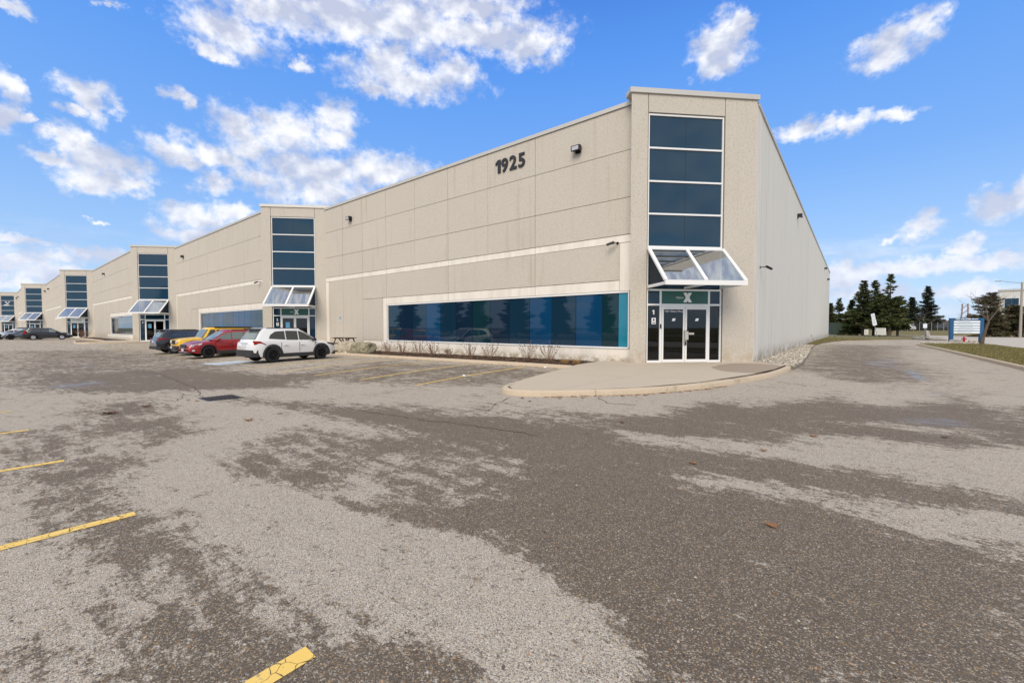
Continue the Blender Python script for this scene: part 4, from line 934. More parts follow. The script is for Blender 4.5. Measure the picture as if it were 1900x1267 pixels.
    # wheels
    for a in ya:
        for s_ in(1,-1):
            wx=s_*(hw-.125); mb=MB(); ax=(s_,0,0)
            mb.lathe((wx,a,wr),ax,[(-.11,wr*.62),(-.115,wr*.9),(-.09,wr*.985),(-.06,wr),(.06,wr),(.09,wr*.985),(.115,wr*.9),(.105,wr*.64),(.06,wr*.62)],26); t_=mb.build('wheel','tyre',root,smooth=True,angle=50)
            rm=p.get('rim','rim_black'); mb=MB(); mb.lathe((wx,a,wr),ax,[(.061,wr*.615),(.100,wr*.63),(.106,wr*.60),(.07,wr*.56),(.062,wr*.2)],24)
            for q_ in range(p.get('spokes',5)):
                th=2*PI*q_/p.get('spokes',5); r0,r1=wr*.1,wr*.6
                c_,s2_=math.cos(th),math.sin(th); mb.bar((wx+s_*.088,a+c_*r0,wr+s2_*r0),(wx+s_*.098,a+c_*r1,wr+s2_*r1),.055 if rm!='rim_silver' else .06,.02,up=(1,0,0))
            mb.lathe((wx+s_*.08,a,wr),ax,[(0,wr*.16),(.025,wr*.14)],12); mb.build('rim',rm,t_)
            if p.get('flare'):
                mb=MB(); N_=16; inner_,outer_=AR-.005,AR+p['flare']
                for i in range(N_):
                    t0=PI*(-.06+1.12*i/N_); t1=PI*(-.06+1.12*(i+1)/N_)
                    def pt(r_,t,x): return (x,a+math.cos(t)*r_,max(.24,wr+math.sin(t)*r_))
                    xo=s_*(hw+.022); xi=s_*(hw-.08)
                    mb.hexa([pt(inner_,t0,xo),pt(outer_,t0,xo-s_*.008),pt(outer_,t1,xo-s_*.008),pt(inner_,t1,xo)],[pt(inner_,t0,xi),pt(outer_,t0,xi),pt(outer_,t1,xi),pt(inner_,t1,xi)])
                mb.build('wheel_arch_trim','cladding',root)
    mb=MB(); mb.box(-hw*.68,hw*.68,-L/2+.3,L/2-.3,low-.05,low+.02); mb.build('underbody','underbody',root)
    for s_ in (1,-1):
        if p.get('sill'):
            mb=MB(); y0,y1=ya[0]+AR+.02,ya[1]-AR-.02; mb.hexa([(s_*(hw+.012),y0,low-.03),(s_*(hw+.012),y1,low-.03),(s_*(hw+.012),y1,low+.14),(s_*(hw+.012),y0,low+.14)],[(s_*(hw-.2),y0,low-.03),(s_*(hw-.2),y1,low-.03),(s_*(hw-.05),y1,low+.2),(s_*(hw-.05),y0,low+.2)]); mb.build('sill_trim','cladding',root)
        # mirror
        my=p['mirror'][0]; mz=p['mirror'][1]
        mb=MB(); mb.hexa([(s_*(hw*.93),my,mz-.03),(s_*(hw+.2),my-.02,mz-.03),(s_*(hw+.2),my-.02,mz+.12),(s_*(hw*.95),my,mz+.08)],[(s_*(hw*.93),my+.1,mz-.02),(s_*(hw+.17),my+.14,mz-.01),(s_*(hw+.17),my+.14,mz+.09),(s_*(hw*.95),my+.1,mz+.06)]); mb.build('door_mirror',p.get('mirm',body),root)
        # seams and handles
        for y in p.get('seams',[]):
            mb=MB(); mb.bar((s_*(hw-.005),y,low+.2),(s_*(hw+.004),y,zB*.62),.012,.012); mb.bar((s_*(hw+.004),y,zB*.62),(s_*(hw*.987+.004),y,zB-.05),.012,.012); mb.build('door_seam','underbody',root)
        for y in p.get('handles',[]):
            mb=MB(); mb.box(s_*(hw-.02),s_*(hw+.03),y-.11,y+.11,zB-.20,zB-.165); mb.build('door_handle',p.get('handm',body),root)
        if p.get('rails'):
            mb=MB(); x=s_*(wT*.93); z=H-.015; mb.bar((x,rT+.25,z),(x,fT-.25,z),.035,.035); mb.tube((x,rT+.27,z),(x,rT+.2,zT),.02); mb.tube((x,fT-.27,z),(x,fT-.2,zT),.02); mb.build('roof_rail',p['rails'],root)
    def endpiece(name,m_,x0,x1,z0,z1,end,depth=.05,proud=.012):
        Yq=lambda x: end*(L/2)-end*(.10*(abs(x)/hw)**3)
        # follows the rounded end of the body
        mb=MB(); n_=max(2,int(abs(x1-x0)/.12)); xs_=np.linspace(x0,x1,n_+1)
        for i in range(n_):
            a,c=xs_[i],xs_[i+1]
            def ed(x):
                # y of the body end at lateral position x
                y=L/2
                for t in np.linspace(0,.55,40):
                    e=(.55-t)/.55
                    if hw*(1-.16*e**2.2)*.985>=abs(x): y=L/2-t; break
                else: y=L/2-.55
                return end*(y+proud)
            mb.hexa([(a,ed(a),z0),(c,ed(c),z0),(c,ed(c),z1),(a,ed(a),z1)],[(a,ed(a)-end*depth,z0),(c,ed(c)-end*depth,z0),(c,ed(c)-end*depth,z1),(a,ed(a)-end*depth,z1)])
        return mb.build(name,m_,root)
    for a in p.get('ends',[]): endpiece(*a)
    for a in p.get('boxes',[]): mb=MB(); mb.box(*a[2:8]); mb.build(a[0],a[1],root)
    for a in p.get('polys',[]):   # wrap-around lamps: side polygons in (y,z), at the flank
        name,m_,poly,xo=a
        for s_ in(1,-1):
            nn=len(poly); mb=MB(); A=[(s_*(min(hw,hw*(1-.16*max(0,(abs(y)-(L/2-.55))/.55)**2.2))+xo),y,z) for y,z in poly]; C=[(s_*(abs(A[i][0])-.12),poly[i][0],poly[i][1]) for i in range(nn)]
            mb.add(A+C,[tuple(range(nn)),tuple(range(2*nn-1,nn-1,-1))]+[(i,i+nn,(i+1)%nn+nn,(i+1)%nn) for i in range(nn)]); mb.build(name,m_,root)
def put_car(name,label,cat,x,y,rz,p,z=None,group=None):
    r_=empty(name,(x,y,Z(x,y) if z is None else z),rz); tag(r_,label,cat,group); car(r_,p); return r_
base=dict(L=4.6,W=1.86,H=1.68,axles=(-1.36,1.33),low=.27,body='paint_white',belt=[(-2.3,.86),(-2.22,1.04),(-1.5,1.08),(.3,1.03),(.9,1.0),(1.7,.93),(2.1,.84),(2.3,.62)],
  top=[(-2.3,.90),(-2.22,1.05),(-1.5,1.1),(.5,1.08),(1.0,1.08),(1.7,1.02),(2.1,.92),(2.3,.66)],cab=(1.02,1.60,-2.18,1.20,-1.78,.28),
  windows=[[(-.62,1.09),(.02,1.08),(.02,1.53),(-.62,1.54)],[(.08,1.08),(.98,1.07),(.45,1.40),(.20,1.51),(.08,1.53)],[(-1.52,1.16),(-.68,1.10),(-.68,1.53),(-1.15,1.50),(-1.42,1.34)]],
  mirror=(.78,1.04),seams=[.98,.05,-.93],handles=[-.70,.20],sill=True)
white=dict(base,flare=.085,rails='chrome',mirm='cladding',wr=.37,rim='rim_black',spokes=6,rw='car_glass_pale',
  ends=[('rear_bumper','cladding',-.88,.88,.30,.62,-1,.10,.05),('number_plate','plate_white',-.17,.17,.74,.88,-1,.03,.02),('front_bumper','cladding',-.86,.86,.25,.42,1,.1,.03),('tailgate_trim','chrome',-.34,.34,.935,.955,-1,.03,.025)],
  boxes=[('spoiler','cladding',-.62,.62,-2.03,-1.66,1.585,1.64)],
  polys=[('tail_lamp','tail_red',[(-2.24,.88),(-1.68,.87),(-1.98,1.04),(-2.24,1.06)],.012),('headlamp','cladding',[(2.12,.74),(1.72,.86),(1.70,.92),(2.10,.84)],.012)])
wv=put_car('parked_suv','white SUV with black wheel arches and black wheels parked nose in towards the building','suv',-24.2,10.5,math.radians(6),white); wv.scale=(1.02,1.0,1.055)
red=dict(base,body='paint_red',L=4.63,H=1.70,flare=.03,rails='chrome',wr=.355,rim='rim_black',spokes=7,windows=[(p_) for p_ in base['windows']],glass='car_glass_pale',
  ends=[('grille','cladding',-.42,.42,.58,.80,1,.05,.02),('grille_trim','chrome',-.26,.26,.60,.63,1,.06,.03),('front_bumper','cladding',-.8,.8,.25,.36,1,.1,.03),('bumper_trim','chrome',-.62,.62,.34,.37,1,.06,.045),('number_plate','plate_white',-.16,.16,.42,.55,1,.03,.05),('rear_bumper','cladding',-.85,.85,.28,.5,-1,.08,.03)],
  polys=[('headlamp','lamp_clear',[(2.22,.66),(1.70,.80),(1.66,.90),(2.16,.80)],.014),('fog_lamp','lamp_clear',[(2.16,.42),(2.04,.42),(2.04,.50),(2.16,.50)],.014),('tail_lamp','tail_red',[(-2.24,.92),(-1.8,.94),(-1.9,1.05),(-2.24,1.05)],.012)])
put_car('parked_suv','dark red crossover parked nose out beside the white SUV','suv',-31.0,9.65,math.radians(180+4),red)
blk=dict(base,body='paint_navy',rails='chrome',rim='rim_silver',spokes=7,flare=.03,rw='car_glass_pale',
  ends=[('rear_bumper','cladding',-.86,.86,.30,.50,-1,.08,.04),('number_plate','plate_white',-.16,.16,.76,.88,-1,.03,.02),('tailgate_trim','chrome',-.4,.4,.93,.955,-1,.03,.025)],
  boxes=[('spoiler','paint_navy',-.6,.6,-2.02,-1.68,1.59,1.64)],
  polys=[('tail_lamp','tail_red',[(-2.24,.92),(-1.66,.98),(-1.75,1.05),(-2.24,1.06)],.012)])
put_car('parked_suv','black SUV parked nose in left of the yellow jeep, silver wheels','suv',-37.9,9.6,math.radians(3),blk)
jeep=dict(L=4.5,W=1.80,H=1.84,axles=(-1.4,1.4),low=.42,wr=.40,body='paint_yellow',belt=[(-2.25,1.0),(-2.15,1.12),(.8,1.12),(1.0,1.10),(2.0,1.04),(2.25,1.0)],
  top=[(-2.25,1.05),(-2.15,1.14),(.8,1.16),(1.0,1.18),(2.05,1.10),(2.25,1.02)],cab=(1.10,1.74,-2.15,.95,-2.08,.55),cwB=.9,cwT=.82,roofm='paint_yellow',
  windows=[[(-.5,1.16),(.1,1.16),(.1,1.66),(-.5,1.66)],[(.18,1.16),(.72,1.16),(.45,1.66),(.18,1.66)],[(-1.9,1.16),(-.6,1.16),(-.6,1.66),(-1.9,1.66)]],
  mirror=(.55,1.2),mirm='cladding',seams=[.85,.12,-.6],handles=[-.45,.2],flare=.12,rim='rim_black',
  ends=[('grille','paint_yellow',-.40,.40,.66,1.02,1,.05,.03)]+[('grille_slot','cladding',-.33+i*.1,-.27+i*.1,.70,.98,1,.03,.04) for i in range(7)]+[('front_bumper','cladding',-.8,.8,.44,.60,1,.22,.16),('number_plate','plate_white',-.15,.15,.46,.58,1,.03,.18)],
  boxes=[('hard_top','cladding',-.76,.76,-2.12,.20,1.80,1.87)])
j=put_car('parked_jeep','yellow jeep with black hard top parked nose out between red and black cars','jeep',-34.6,10.0,math.radians(180+2),jeep)
for s_ in (1,-1):
    MB().lathe((s_*.55,2.24,.86),(0,1,0),[(0,.10),(.05,.11),(.07,.09)],14).build('headlamp','lamp_clear',j)
# far row
wag=dict(base,body='paint_black',L=4.8,H=1.66,rails='grey_metal',rim='rim_silver',spokes=5,rw='car_glass',
  windows=[base['windows'][0],('car_glass_pale',base['windows'][1]),base['windows'][2]],
  ends=[('rear_bumper','cladding',-.86,.86,.28,.45,-1,.08,.03),('number_plate','plate_white',-.16,.16,.7,.82,-1,.03,.02)],
  polys=[('tail_lamp','tail_red',[(-2.32,.82),(-2.0,.84),(-2.0,1.28),(-2.2,1.2)],.02),('headlamp','lamp_clear',[(2.3,.62),(1.85,.72),(1.8,.84),(2.2,.78)],.014)])
put_car('parked_wagon','black wagon with silver wheels parked side on, nearest car of the far left row','car',-87.9,5.6,math.radians(-5),wag)
hat=dict(base,body='paint_grey',L=4.3,H=1.48,cab=(.94,1.42,-2.0,1.1,-1.5,.2),belt=[(a,b_-.08) for a,b_ in base['belt']],top=[(a,b_-.08) for a,b_ in base['top']],
  windows=[[(y_,z_-.08 if z_<1.3 else z_-.18) for y_,z_ in w_] for w_ in base['windows']],mirror=(.75,.96),handles=[],polys=[('headlamp','lamp_clear',[(2.05,.60),(1.6,.70),(1.55,.80),(2.0,.74)],.014)],ends=[('number_plate','plate_white',-.16,.16,.42,.54,1,.03,.03)])
put_car('parked_hatchback','grey hatchback parked nose out left of the black wagon','car',-91.6,3.6,math.radians(180),hat)
sil=dict(hat,body='paint_white',H=1.5); put_car('parked_sedan','white car at the left edge behind the grey hatchback','car',-94.9,2.7,math.radians(180),sil)
dk=dict(blk); dk['body']='paint_black'; put_car('parked_suv','black SUV with pale roof rails at the far left, rising above the white car','suv',-98.6,3.4,math.radians(180),dk,z=0)

# ------------------------------------------------------------------ vegetation
def f_bark(c1,c2):
    return lambda nb,p,m: nb.put(p.inputs['Base Color'],nb.mix(nb.noise(nb.v('MULTIPLY',nb.pos(),(1,1,.3)),9,5,.7),c1,c2))
mat('bark_brown',rough=.95,fn=f_bark((.06,.045,.035),(.16,.125,.095))); mat('bark_grey',rough=.95,fn=f_bark((.10,.085,.07),(.22,.19,.155)))
mat('needles_green',rough=.85,fn=f_isl([(0,(.028,.046,.013)),(.5,(.07,.10,.028)),(.85,(.16,.17,.05)),(1,(.24,.18,.07))]))
mat('needles_blue',rough=.85,fn=f_isl([(0,(.014,.024,.014)),(.5,(.035,.052,.032)),(.85,(.06,.085,.055)),(1,(.12,.105,.07))]))
mat('needles_brown',rough=.85,fn=f_isl([(0,(.04,.05,.02)),(.4,(.10,.10,.045)),(.75,(.20,.16,.09)),(1,(.30,.22,.14))]))
def spruce(h,rad,seed,low=.12,m='needles_green',dens=1.0,gap=.25,pw=.85,dens2=1):
    rnd=random.Random(seed); V=[];F=[]; T=MB(); T.tube((0,0,-.2),(0,0,h*.55),.028*h,.014*h,8); T.tube((0,0,h*.55),(0,0,h*.985),.012*h,.01,6)
    z=h*low; 
    def tuft(p,d,s_):
        k=len(V)
        for q_ in range(3):
            u=Vector((rnd.gauss(0,1),rnd.gauss(0,1),rnd.gauss(0,.7))).normalized(); a=p+u*s_*.2; b_=p+(d*.8+u*.6)*s_; c=a+Vector((rnd.uniform(-1,1),rnd.uniform(-1,1),rnd.uniform(-.6,.6)))*s_*.55
            k=len(V); V.extend([tuple(a),tuple(b_),tuple(c)]); F.append((k,k+1,k+2))
    az0=rnd.uniform(0,6)
    while z<h*.97:
        t=(z-h*low)/(h*(1-low)); R_=rad*(1-t)**pw*(.82+.18*math.sin(z*2.1+seed))+.10
        nb_=int(6+7*(1-t)); 
        for i in range(nb_):
            if rnd.random()<.14+gap*.3: continue
            a=az0+2*PI*i/nb_+rnd.uniform(-.3,.3); r_=R_*rnd.uniform(.62,1.16); droop=rnd.uniform(-.12,.18)-.22*(1-t)+.28*t
            d=Vector((math.cos(a),math.sin(a),droop)).normalized(); p0=Vector((0,0,z+rnd.uniform(-.1,.1)))
            T.tube(p0,p0+d*r_*.85,.012*R_+.008,.005,4,cap=False)
            n=int(max(4,r_*8*dens)); side=d.cross(Vector((0,0,1))).normalized()
            for j in range(n):
                s_=(j+.6)/n; 
                if s_<.12: continue
                c=p0+d*r_*s_+Vector((0,0,.10*r_*s_*s_))
                wd=r_*.26*(1-s_*.75)
                for q_ in range(int(3*dens2)+1):
                    o_=side*rnd.uniform(-wd,wd)+Vector((0,0,rnd.uniform(-.06,.04)*r_*.8))
                    tuft(c+o_,(d+side*rnd.uniform(-.6,.6)).normalized(),.24+.16*rnd.random()+.05*R_)
        z+=h*(.024+.010*(1-t))*rnd.uniform(.75,1.25); az0+=.7
    me=bpy.data.meshes.new('crown'); me.from_pydata(V,[],F); me.materials.append(MATS[m]); return T,me
def plant_tree(name,label,x,y,z,T,me,bark='bark_brown',group=None,cat='tree',scale=1,rz=0):
    r_=empty(name,(x,y,z),rz); tag(r_,label,cat,group); r_.scale=(scale,)*3
    if isinstance(T,MB): T.build('trunk',bark,r_)
    else: o=bpy.data.objects.new('trunk',T); col.objects.link(o); o.parent=r_
    o=bpy.data.objects.new('crown',me); col.objects.link(o); o.parent=r_; return r_
GT='evergreen trees standing past the end of the side wall'
def sp(label,x,y,h,rad,seed,**kw):
    gr=kw.pop('group',GT); T,me=spruce(h,rad,seed,**kw); return plant_tree('spruce_tree',label,x,y,.1,T,me,group=gr)
sp('left tall spruce of the dark clump with twin tips, behind the leaning sign',1.5,108.6,10.9,3.0,11,low=.2)
sp('second tip of the dark spruce clump, just right of the first and leaning over it',3.2,110.5,11.0,2.5,12,low=.2,gap=1.2)
sp('low broad spruce at the left foot of the dark clump',-.3,111.2,7.2,2.2,13,low=.1)
sp('tallest spruce with a bare spiky tip, right of the white boards',5.1,102.5,11.4,3.1,14,low=.2,gap=1.4,pw=1.05)
sp('bushy spruce filling the middle of the dark clump',3.9,106.8,8.2,2.8,15,low=.22)
sp('spruce with long side branches on the right side of the dark clump',6.3,104.2,7.4,2.5,16,low=.2,gap=1.5,pw=.8)
sp('small distant spruce beside the end of the grey side wall',-5.1,150,8.6,2.6,17)
sp('small distant spruce above the green utility cabinet',-3.2,152,10.0,2.6,18,gap=1.1)
sp('conical blue green spruce on the bank across the road, the taller of two',14.2,146,12.0,3.6,19,m='needles_blue',dens=.8,low=.05)
sp('blue green spruce on the bank across the road, the shorter of two',11.0,141,9.0,3.6,20,m='needles_blue',dens=.8,low=.04)
sp('broad brownish evergreen left of the white building',18.9,112,8.0,3.6,21,m='needles_brown',dens=.6,gap=.8,low=.03,pw=.55)
sp('lower right part of the brownish evergreen thicket',22.0,113.5,5.4,3.0,22,m='needles_brown',dens=.9,low=.02,pw=.5)
# bare trees
def bare(h,seed,spread=.6,trunk=.35,r0=.09,depth=5,lean=0,up=.25):
    rnd=random.Random(seed); T=MB(); B_=MB()
    def grow(p,d,l,r_,n):
        if n==0 or r_<.003: return
        segs=3; q_=p; mb=T if n>=depth-0 else B_
        for i in range(segs):
            d=(d+Vector((rnd.uniform(-1,1),rnd.uniform(-1,1),rnd.uniform(-.3,.5)))*.13).normalized(); e=q_+d*l/segs; r1=r_*(1-.22)
            mb.tube(q_,e,r_,r1,6 if n>3 else 4,cap=False); 
            if n<depth and i>0 and rnd.random()<.55:
                a=rnd.uniform(0,6.28); sd_=(d*.6+Vector((math.cos(a),math.sin(a),.15))*spread).normalized(); grow(e,sd_,l*.55,r1*.55,n-1)
            q_=e; r_=r1
        k=rnd.choice([2,3]) if n<depth else 4
        for i in range(k):
            a=rnd.uniform(0,6.28)+i*2*PI/k; sd_=(d*(.75 if i else 1.1)+Vector((math.cos(a),math.sin(a),up))*spread*(1 if i else .35)).normalized()
            grow(q_,sd_,l*rnd.uniform(.62,.85),r_*(.78 if i==0 else .64),n-1)
    grow(Vector((0,0,-.1)),Vector((lean,0,1)),h*trunk,r0,depth)
    return T,B_
def plant_bare(name,label,x,y,h,seed,group=None,bark='bark_grey',cat='tree',**kw):
    T,B_=bare(h,seed,**kw); r_=empty(name,(x,y,.1)); tag(r_,label,cat,group); T.build('trunk',bark,r_); B_.build('crown',bark,r_); return r_
plant_bare('bare_tree','leafless young tree with grey trunk growing beside the blue tenant sign',9.3,57.9,6.6,46,trunk=.34,r0=.17,depth=6,spread=.75,up=.25,bark='bark_brown')
plant_bare('bare_tree','small leafless tree in front of the conical spruce, white notice on its trunk',10.0,104,6.2,32,trunk=.3,r0=.2,spread=.8,depth=5)
for i,(x,y,h) in enumerate([(17.2,140,8.5),(20.6,150,9.5),(23.2,147,9.0),(26,150,8.8)]):
    plant_bare('bare_tree',['leafless grey tree on the skyline, first right of the conical spruce','leafless grey tree on the skyline above the left end of the blue sign','leafless grey tree on the skyline above the middle of the blue sign','leafless grey tree on the skyline just left of the brownish evergreen'][i],x,y,h,40+i,group='leafless trees beyond the road',trunk=.22,r0=.16,depth=6,spread=.5)
for i,(x,y,h) in enumerate([(-1.6,140,6.2),(.2,136,5.2)]):
    plant_bare('bare_tree',['leafless pinkish brown scrub tree left of the dark spruces','lower leafless scrub tree tucked against the dark spruces'][i],x,y,h,50+i,group='scrub trees behind the utility cabinet',trunk=.12,r0=.12,depth=6,spread=.7,bark='bark_brown')
# dried hydrangea shrubs in the bed
def shrub(h,seed,n=15):
    rnd=random.Random(seed); S=MB(); Hd=MB()
    for i in range(n):
        a=rnd.uniform(0,6.28); l=h*rnd.uniform(.6,1.05); t=rnd.uniform(.08,.75); d=Vector((math.cos(a)*t,math.sin(a)*t,1)).normalized(); p=Vector((math.cos(a)*.06,math.sin(a)*.06,-.03)); m_=p+d*l*.55
        e=m_+(d+Vector((rnd.uniform(-.3,.3),rnd.uniform(-.3,.3),.2))).normalized()*l*.5; S.tube(p,m_,.011,.008,4,cap=False); S.tube(m_,e,.008,.005,4,cap=False)
        f=m_+(d+Vector((rnd.uniform(-.7,.7),rnd.uniform(-.7,.7),.1))).normalized()*l*.3; S.tube(m_,f,.006,.004,3,cap=False)
        for q_ in (e,f):
            if rnd.random()<.75:
                for j_ in range(3):
                    c=q_+Vector((rnd.uniform(-.03,.03),rnd.uniform(-.03,.03),rnd.uniform(-.02,.03))); s_=.022; Hd.add([tuple(c+Vector(u)*s_) for u in ((1,0,0),(-1,0,0),(0,1,0),(0,-1,0),(0,0,1),(0,0,-1))],[(0,2,4),(2,1,4),(1,3,4),(3,0,4),(2,0,5),(1,2,5),(3,1,5),(0,3,5)])
    return S,Hd
mat('twig',(.24,.14,.105),.9); mat('dry_bloom',(.13,.075,.05),.95)
sl_=['first','second','third','fourth','fifth','sixth','seventh','eighth','ninth']
for i,(x,h) in enumerate([(-23.4,.85),(-21.9,.85),(-20.3,.88),(-19.0,.80),(-17.7,.5),(-15.9,.86),(-14.6,.82),(-12.2,.95),(-10.9,.95)]):
    y=16.3; r_=empty('dried_shrub',(x,y,.12+Z(x,14.6))); tag(r_,'bare hydrangea shrub under the ribbon window, %s counted from the boulders'%sl_[i],'shrub','dried shrubs in the mulch bed under the ribbon window')
    S,Hd=shrub(h,60+i); S.build('stem','twig',r_); Hd.build('seed_head','dry_bloom',r_)
mat('straw',(.33,.19,.07),.9)
for i,x in enumerate((-9.75,-9.15)):
    mb=MB(); rnd=random.Random(80+i)
    for k in range(120):
        a=rnd.uniform(0,6.28); r_=rnd.uniform(0,.14); t=rnd.uniform(.1,.9); p=(math.cos(a)*r_,math.sin(a)*r_,-.02); e=(math.cos(a)*(r_+.16*t),math.sin(a)*(r_+.16*t),rnd.uniform(.12,.24)); mb.add([(p[0]-.008,p[1],p[2]),(p[0]+.008,p[1],p[2]),e],[(0,1,2)])
    o=mb.build('grass_tuft','straw',loc=(x,15.75,.12)); tag(o,['cropped tan ornamental grass clump, the one farther from the entrance','cropped tan ornamental grass clump nearest the entrance walk'][i],'plant','cropped grass clumps in the bed')
# twiggy heap by the fourth tower
for i,(x,y) in enumerate([(-95.5,9.6),(-91.5,9.7)]):
    r_=empty('dried_shrub',(x,y,0)); tag(r_,['tangled dry shrub beside the fourth entrance tower','dry twiggy shrub a little right of the fourth entrance tower'][i],'shrub','dried shrubs by the fourth tower'); S,Hd=shrub(1.5,90+i,40); S.build('stem','twig',r_); Hd.build('seed_head','dry_bloom',r_)

# ------------------------------------------------------------------ small things by the building
def f_rock(c1,c2):
    def fn(nb,p,m):
        P=nb.pos(); n=nb.noise(P,5,7,.72); nb.put(p.inputs['Base Color'],nb.mix(nb.smooth(n,.3,.7),c1,c2)); nb.put(p.inputs['Normal'],nb.bump(n,.7,.05))
    return fn
mat('rock_tan',rough=.9,fn=f_rock((.30,.25,.17),(.58,.52,.42))); mat('rock_mossy',rough=.9,fn=f_rock((.14,.13,.06),(.38,.34,.25))); mat('rock_grey',rough=.9,fn=f_rock((.20,.19,.18),(.42,.40,.37)))
def rock(name,label,x,y,z,sx,sy,sz,m,seed,cat='boulder',group=None,tilt=0):
    import bmesh
    bm=bmesh.new(); bmesh.ops.create_icosphere(bm,subdivisions=4,radius=1)
    for v in bm.verts:
        c=v.co.copy(); f=max(abs(c.x),abs(c.y),abs(c.z)); c=c*(1-.45)+c/f*.45*1.0
        c*=1+.20*mnoise.noise(v.co*1.4+Vector((seed,0,0)))+.07*mnoise.noise(v.co*4+Vector((0,seed,0)))
        v.co=Vector((c.x*sx,c.y*sy,c.z*sz))
    me=bpy.data.meshes.new(name); bm.to_mesh(me); bm.free(); me.materials.append(MATS[m])
    for p in me.polygons: p.use_smooth=True
    me.set_sharp_from_angle(angle=math.radians(24))
    o=bpy.data.objects.new(name,me); col.objects.link(o); o.location=(x,y,z); o.rotation_euler=(0,tilt,seed*1.3); return tag(o,label,cat,group)
rock('boulder','pale tan boulder at the end of the planting bed near the picnic table',-26.3,15.2,.28,.66,.45,.46,'rock_tan',3.1)
rock('boulder','mossy brown boulder just right of the pale tan one',-25.1,15.6,.26,.85,.5,.44,'rock_mossy',5.0)
# picnic table
mat('old_wood',rough=.9,fn=f_bark((.055,.038,.028),(.12,.085,.062)))
pt=empty('picnic_table',(-28.0,15.9,.06),math.radians(4)); tag(pt,'weathered dark brown wooden picnic table beside the boulders and the white SUV','table')
for i in range(5): MB().box(-.95,.95,-.37+i*.15,-.235+i*.15,.86,.90).build('table_board','old_wood',pt)
for s_ in(1,-1):
    for i in range(2): MB().box(-.95,.95,s_*.62+(i*.15-.15),s_*.62+(i*.15-.15)+.135,.50,.54).build('bench_board','old_wood',pt)
for x in(-.65,.65):
    MB().box(x-.02,x+.02,-.78,.78,.44,.50).build('bench_beam','old_wood',pt); MB().box(x-.02,x+.02,-.36,.36,.81,.859).build('top_beam','old_wood',pt)
    for s_ in(1,-1): MB().bar((x+.045,s_*.25,.86),(x+.045,s_*.60,0),.04,.09,up=(1,0,0)).build('leg','old_wood',pt)
    MB().bar((x*.95,0,.83),(x*.25,0,.52),.04,.07).build('brace','old_wood',pt)
MB().box(-.62,.62,-.04,.04,.505,.54).build('stretcher','old_wood',pt)
# leaves and litter on the asphalt
mat('leaf_brown',rough=.8,fn=f_bark((.19,.075,.028),(.32,.16,.065))); mat('leaf_dark',(.11,.04,.022),.85); mat('litter_white',(.8,.8,.78),.6)
def leaf(x,y,s_,label,group=None,m='leaf_brown',seed=1):
    rnd=random.Random(seed); ang=rnd.uniform(0,6); O=[(0,-1),(.35,-.55),(.9,-.5),(.55,-.1),(.8,.5),(.3,.35),(0,1),(-.3,.3),(-.85,.45),(-.5,-.1),(-.9,-.55),(-.3,-.55)]
    V=[(0,0,.10)]+[(u,v,.06+.5*abs(u)**1.5*rnd.uniform(.3,1)+.1*rnd.random()) for u,v in O]; V2=[(a,b_,c-.03) for a,b_,c in V]; n=len(O)
    F=[(0,i+1,(i+1)%n+1) for i in range(n)]+[(n+1,n+1+(i+1)%n+1,n+1+i+1) for i in range(n)]+[(i+1,i+1+n+1,(i+1)%n+1+n+1,(i+1)%n+1) for i in range(n)]
    mb=MB(); mb.add([(a*s_,b_*s_,c*s_) for a,b_,c in V+V2],F); mb.tube((0,-s_,.05*s_),(.1*s_,-1.7*s_,.2*s_),.04*s_,.03*s_,4)
    o=mb.build('fallen_leaf',m,loc=(x,y,Z(x,y)+.004),rz=ang); tag(o,label,'leaf',group)
GL='dead leaves lying on the asphalt'
leaf(-.5,4.07,.058,'largest curled brown leaf alone on the dark asphalt in the right foreground',GL,seed=1)
leaf(-11.12,1.48,.14,'dark red brown leaf lying on the pale asphalt at left, larger of two',GL,'leaf_dark',2); leaf(-11.6,2.1,.10,'flat dark leaf just beyond the dark red brown one at left',GL,'leaf_dark',3)
leaf(-1.49,5.35,.05,'orange brown leaf on the dark strip right of centre',GL,seed=4); leaf(-.44,7.84,.065,'brown leaf on the pale tyre track right of centre',GL,seed=5)
leaf(-8.35,2.91,.09,'brown leaf on pale asphalt left of centre',GL,seed=6)
for i,(x,y) in enumerate([(-6.0,7.85),(-5.3,8.35),(-4.9,8.75),(-4.3,9.6),(-3.9,10.0),(-3.4,11.1),(-5.6,7.6),(-11.9,2.9),(-11.6,3.0),(-3.1,6.9),(-13.5,9.5),(-15,12),(1.1,9.0),(-.9,6.5),(-10.1,9.3),(-12.0,13.9),(-17.5,14.2),(-20.5,14.2)]):
    leaf(x,y,.05,'small dry brown leaf scattered on the asphalt, one of many alike',GL,'leaf_brown' if i%3 else 'leaf_dark',seed=20+i)
for i,(x,y,lb) in enumerate([(-10.3,10.2,'crumpled white paper lying in the parking bay nearest the entrance'),(-9.8,14.35,'white cup scrap lying on the kerb gutter near the entrance'),(-25.9,14.8,'white scrap on the kerb in front of the boulders')]):
    o=MB(); rnd=random.Random(i); o.add([(.09*math.cos(a)*rnd.uniform(.6,1),.07*math.sin(a)*rnd.uniform(.6,1),.01+.03*rnd.random()) for a in np.linspace(0,5.4,7)]+[(0,0,.07)],[(j_,(j_+1)%7,7) for j_ in range(7)]+[(6,5,4,3,2,1,0)])
    o=o.build('paper_scrap','litter_white',loc=(x,y,Z(x,y)+.005+(.14 if i==2 else 0))); tag(o,lb,'litter')
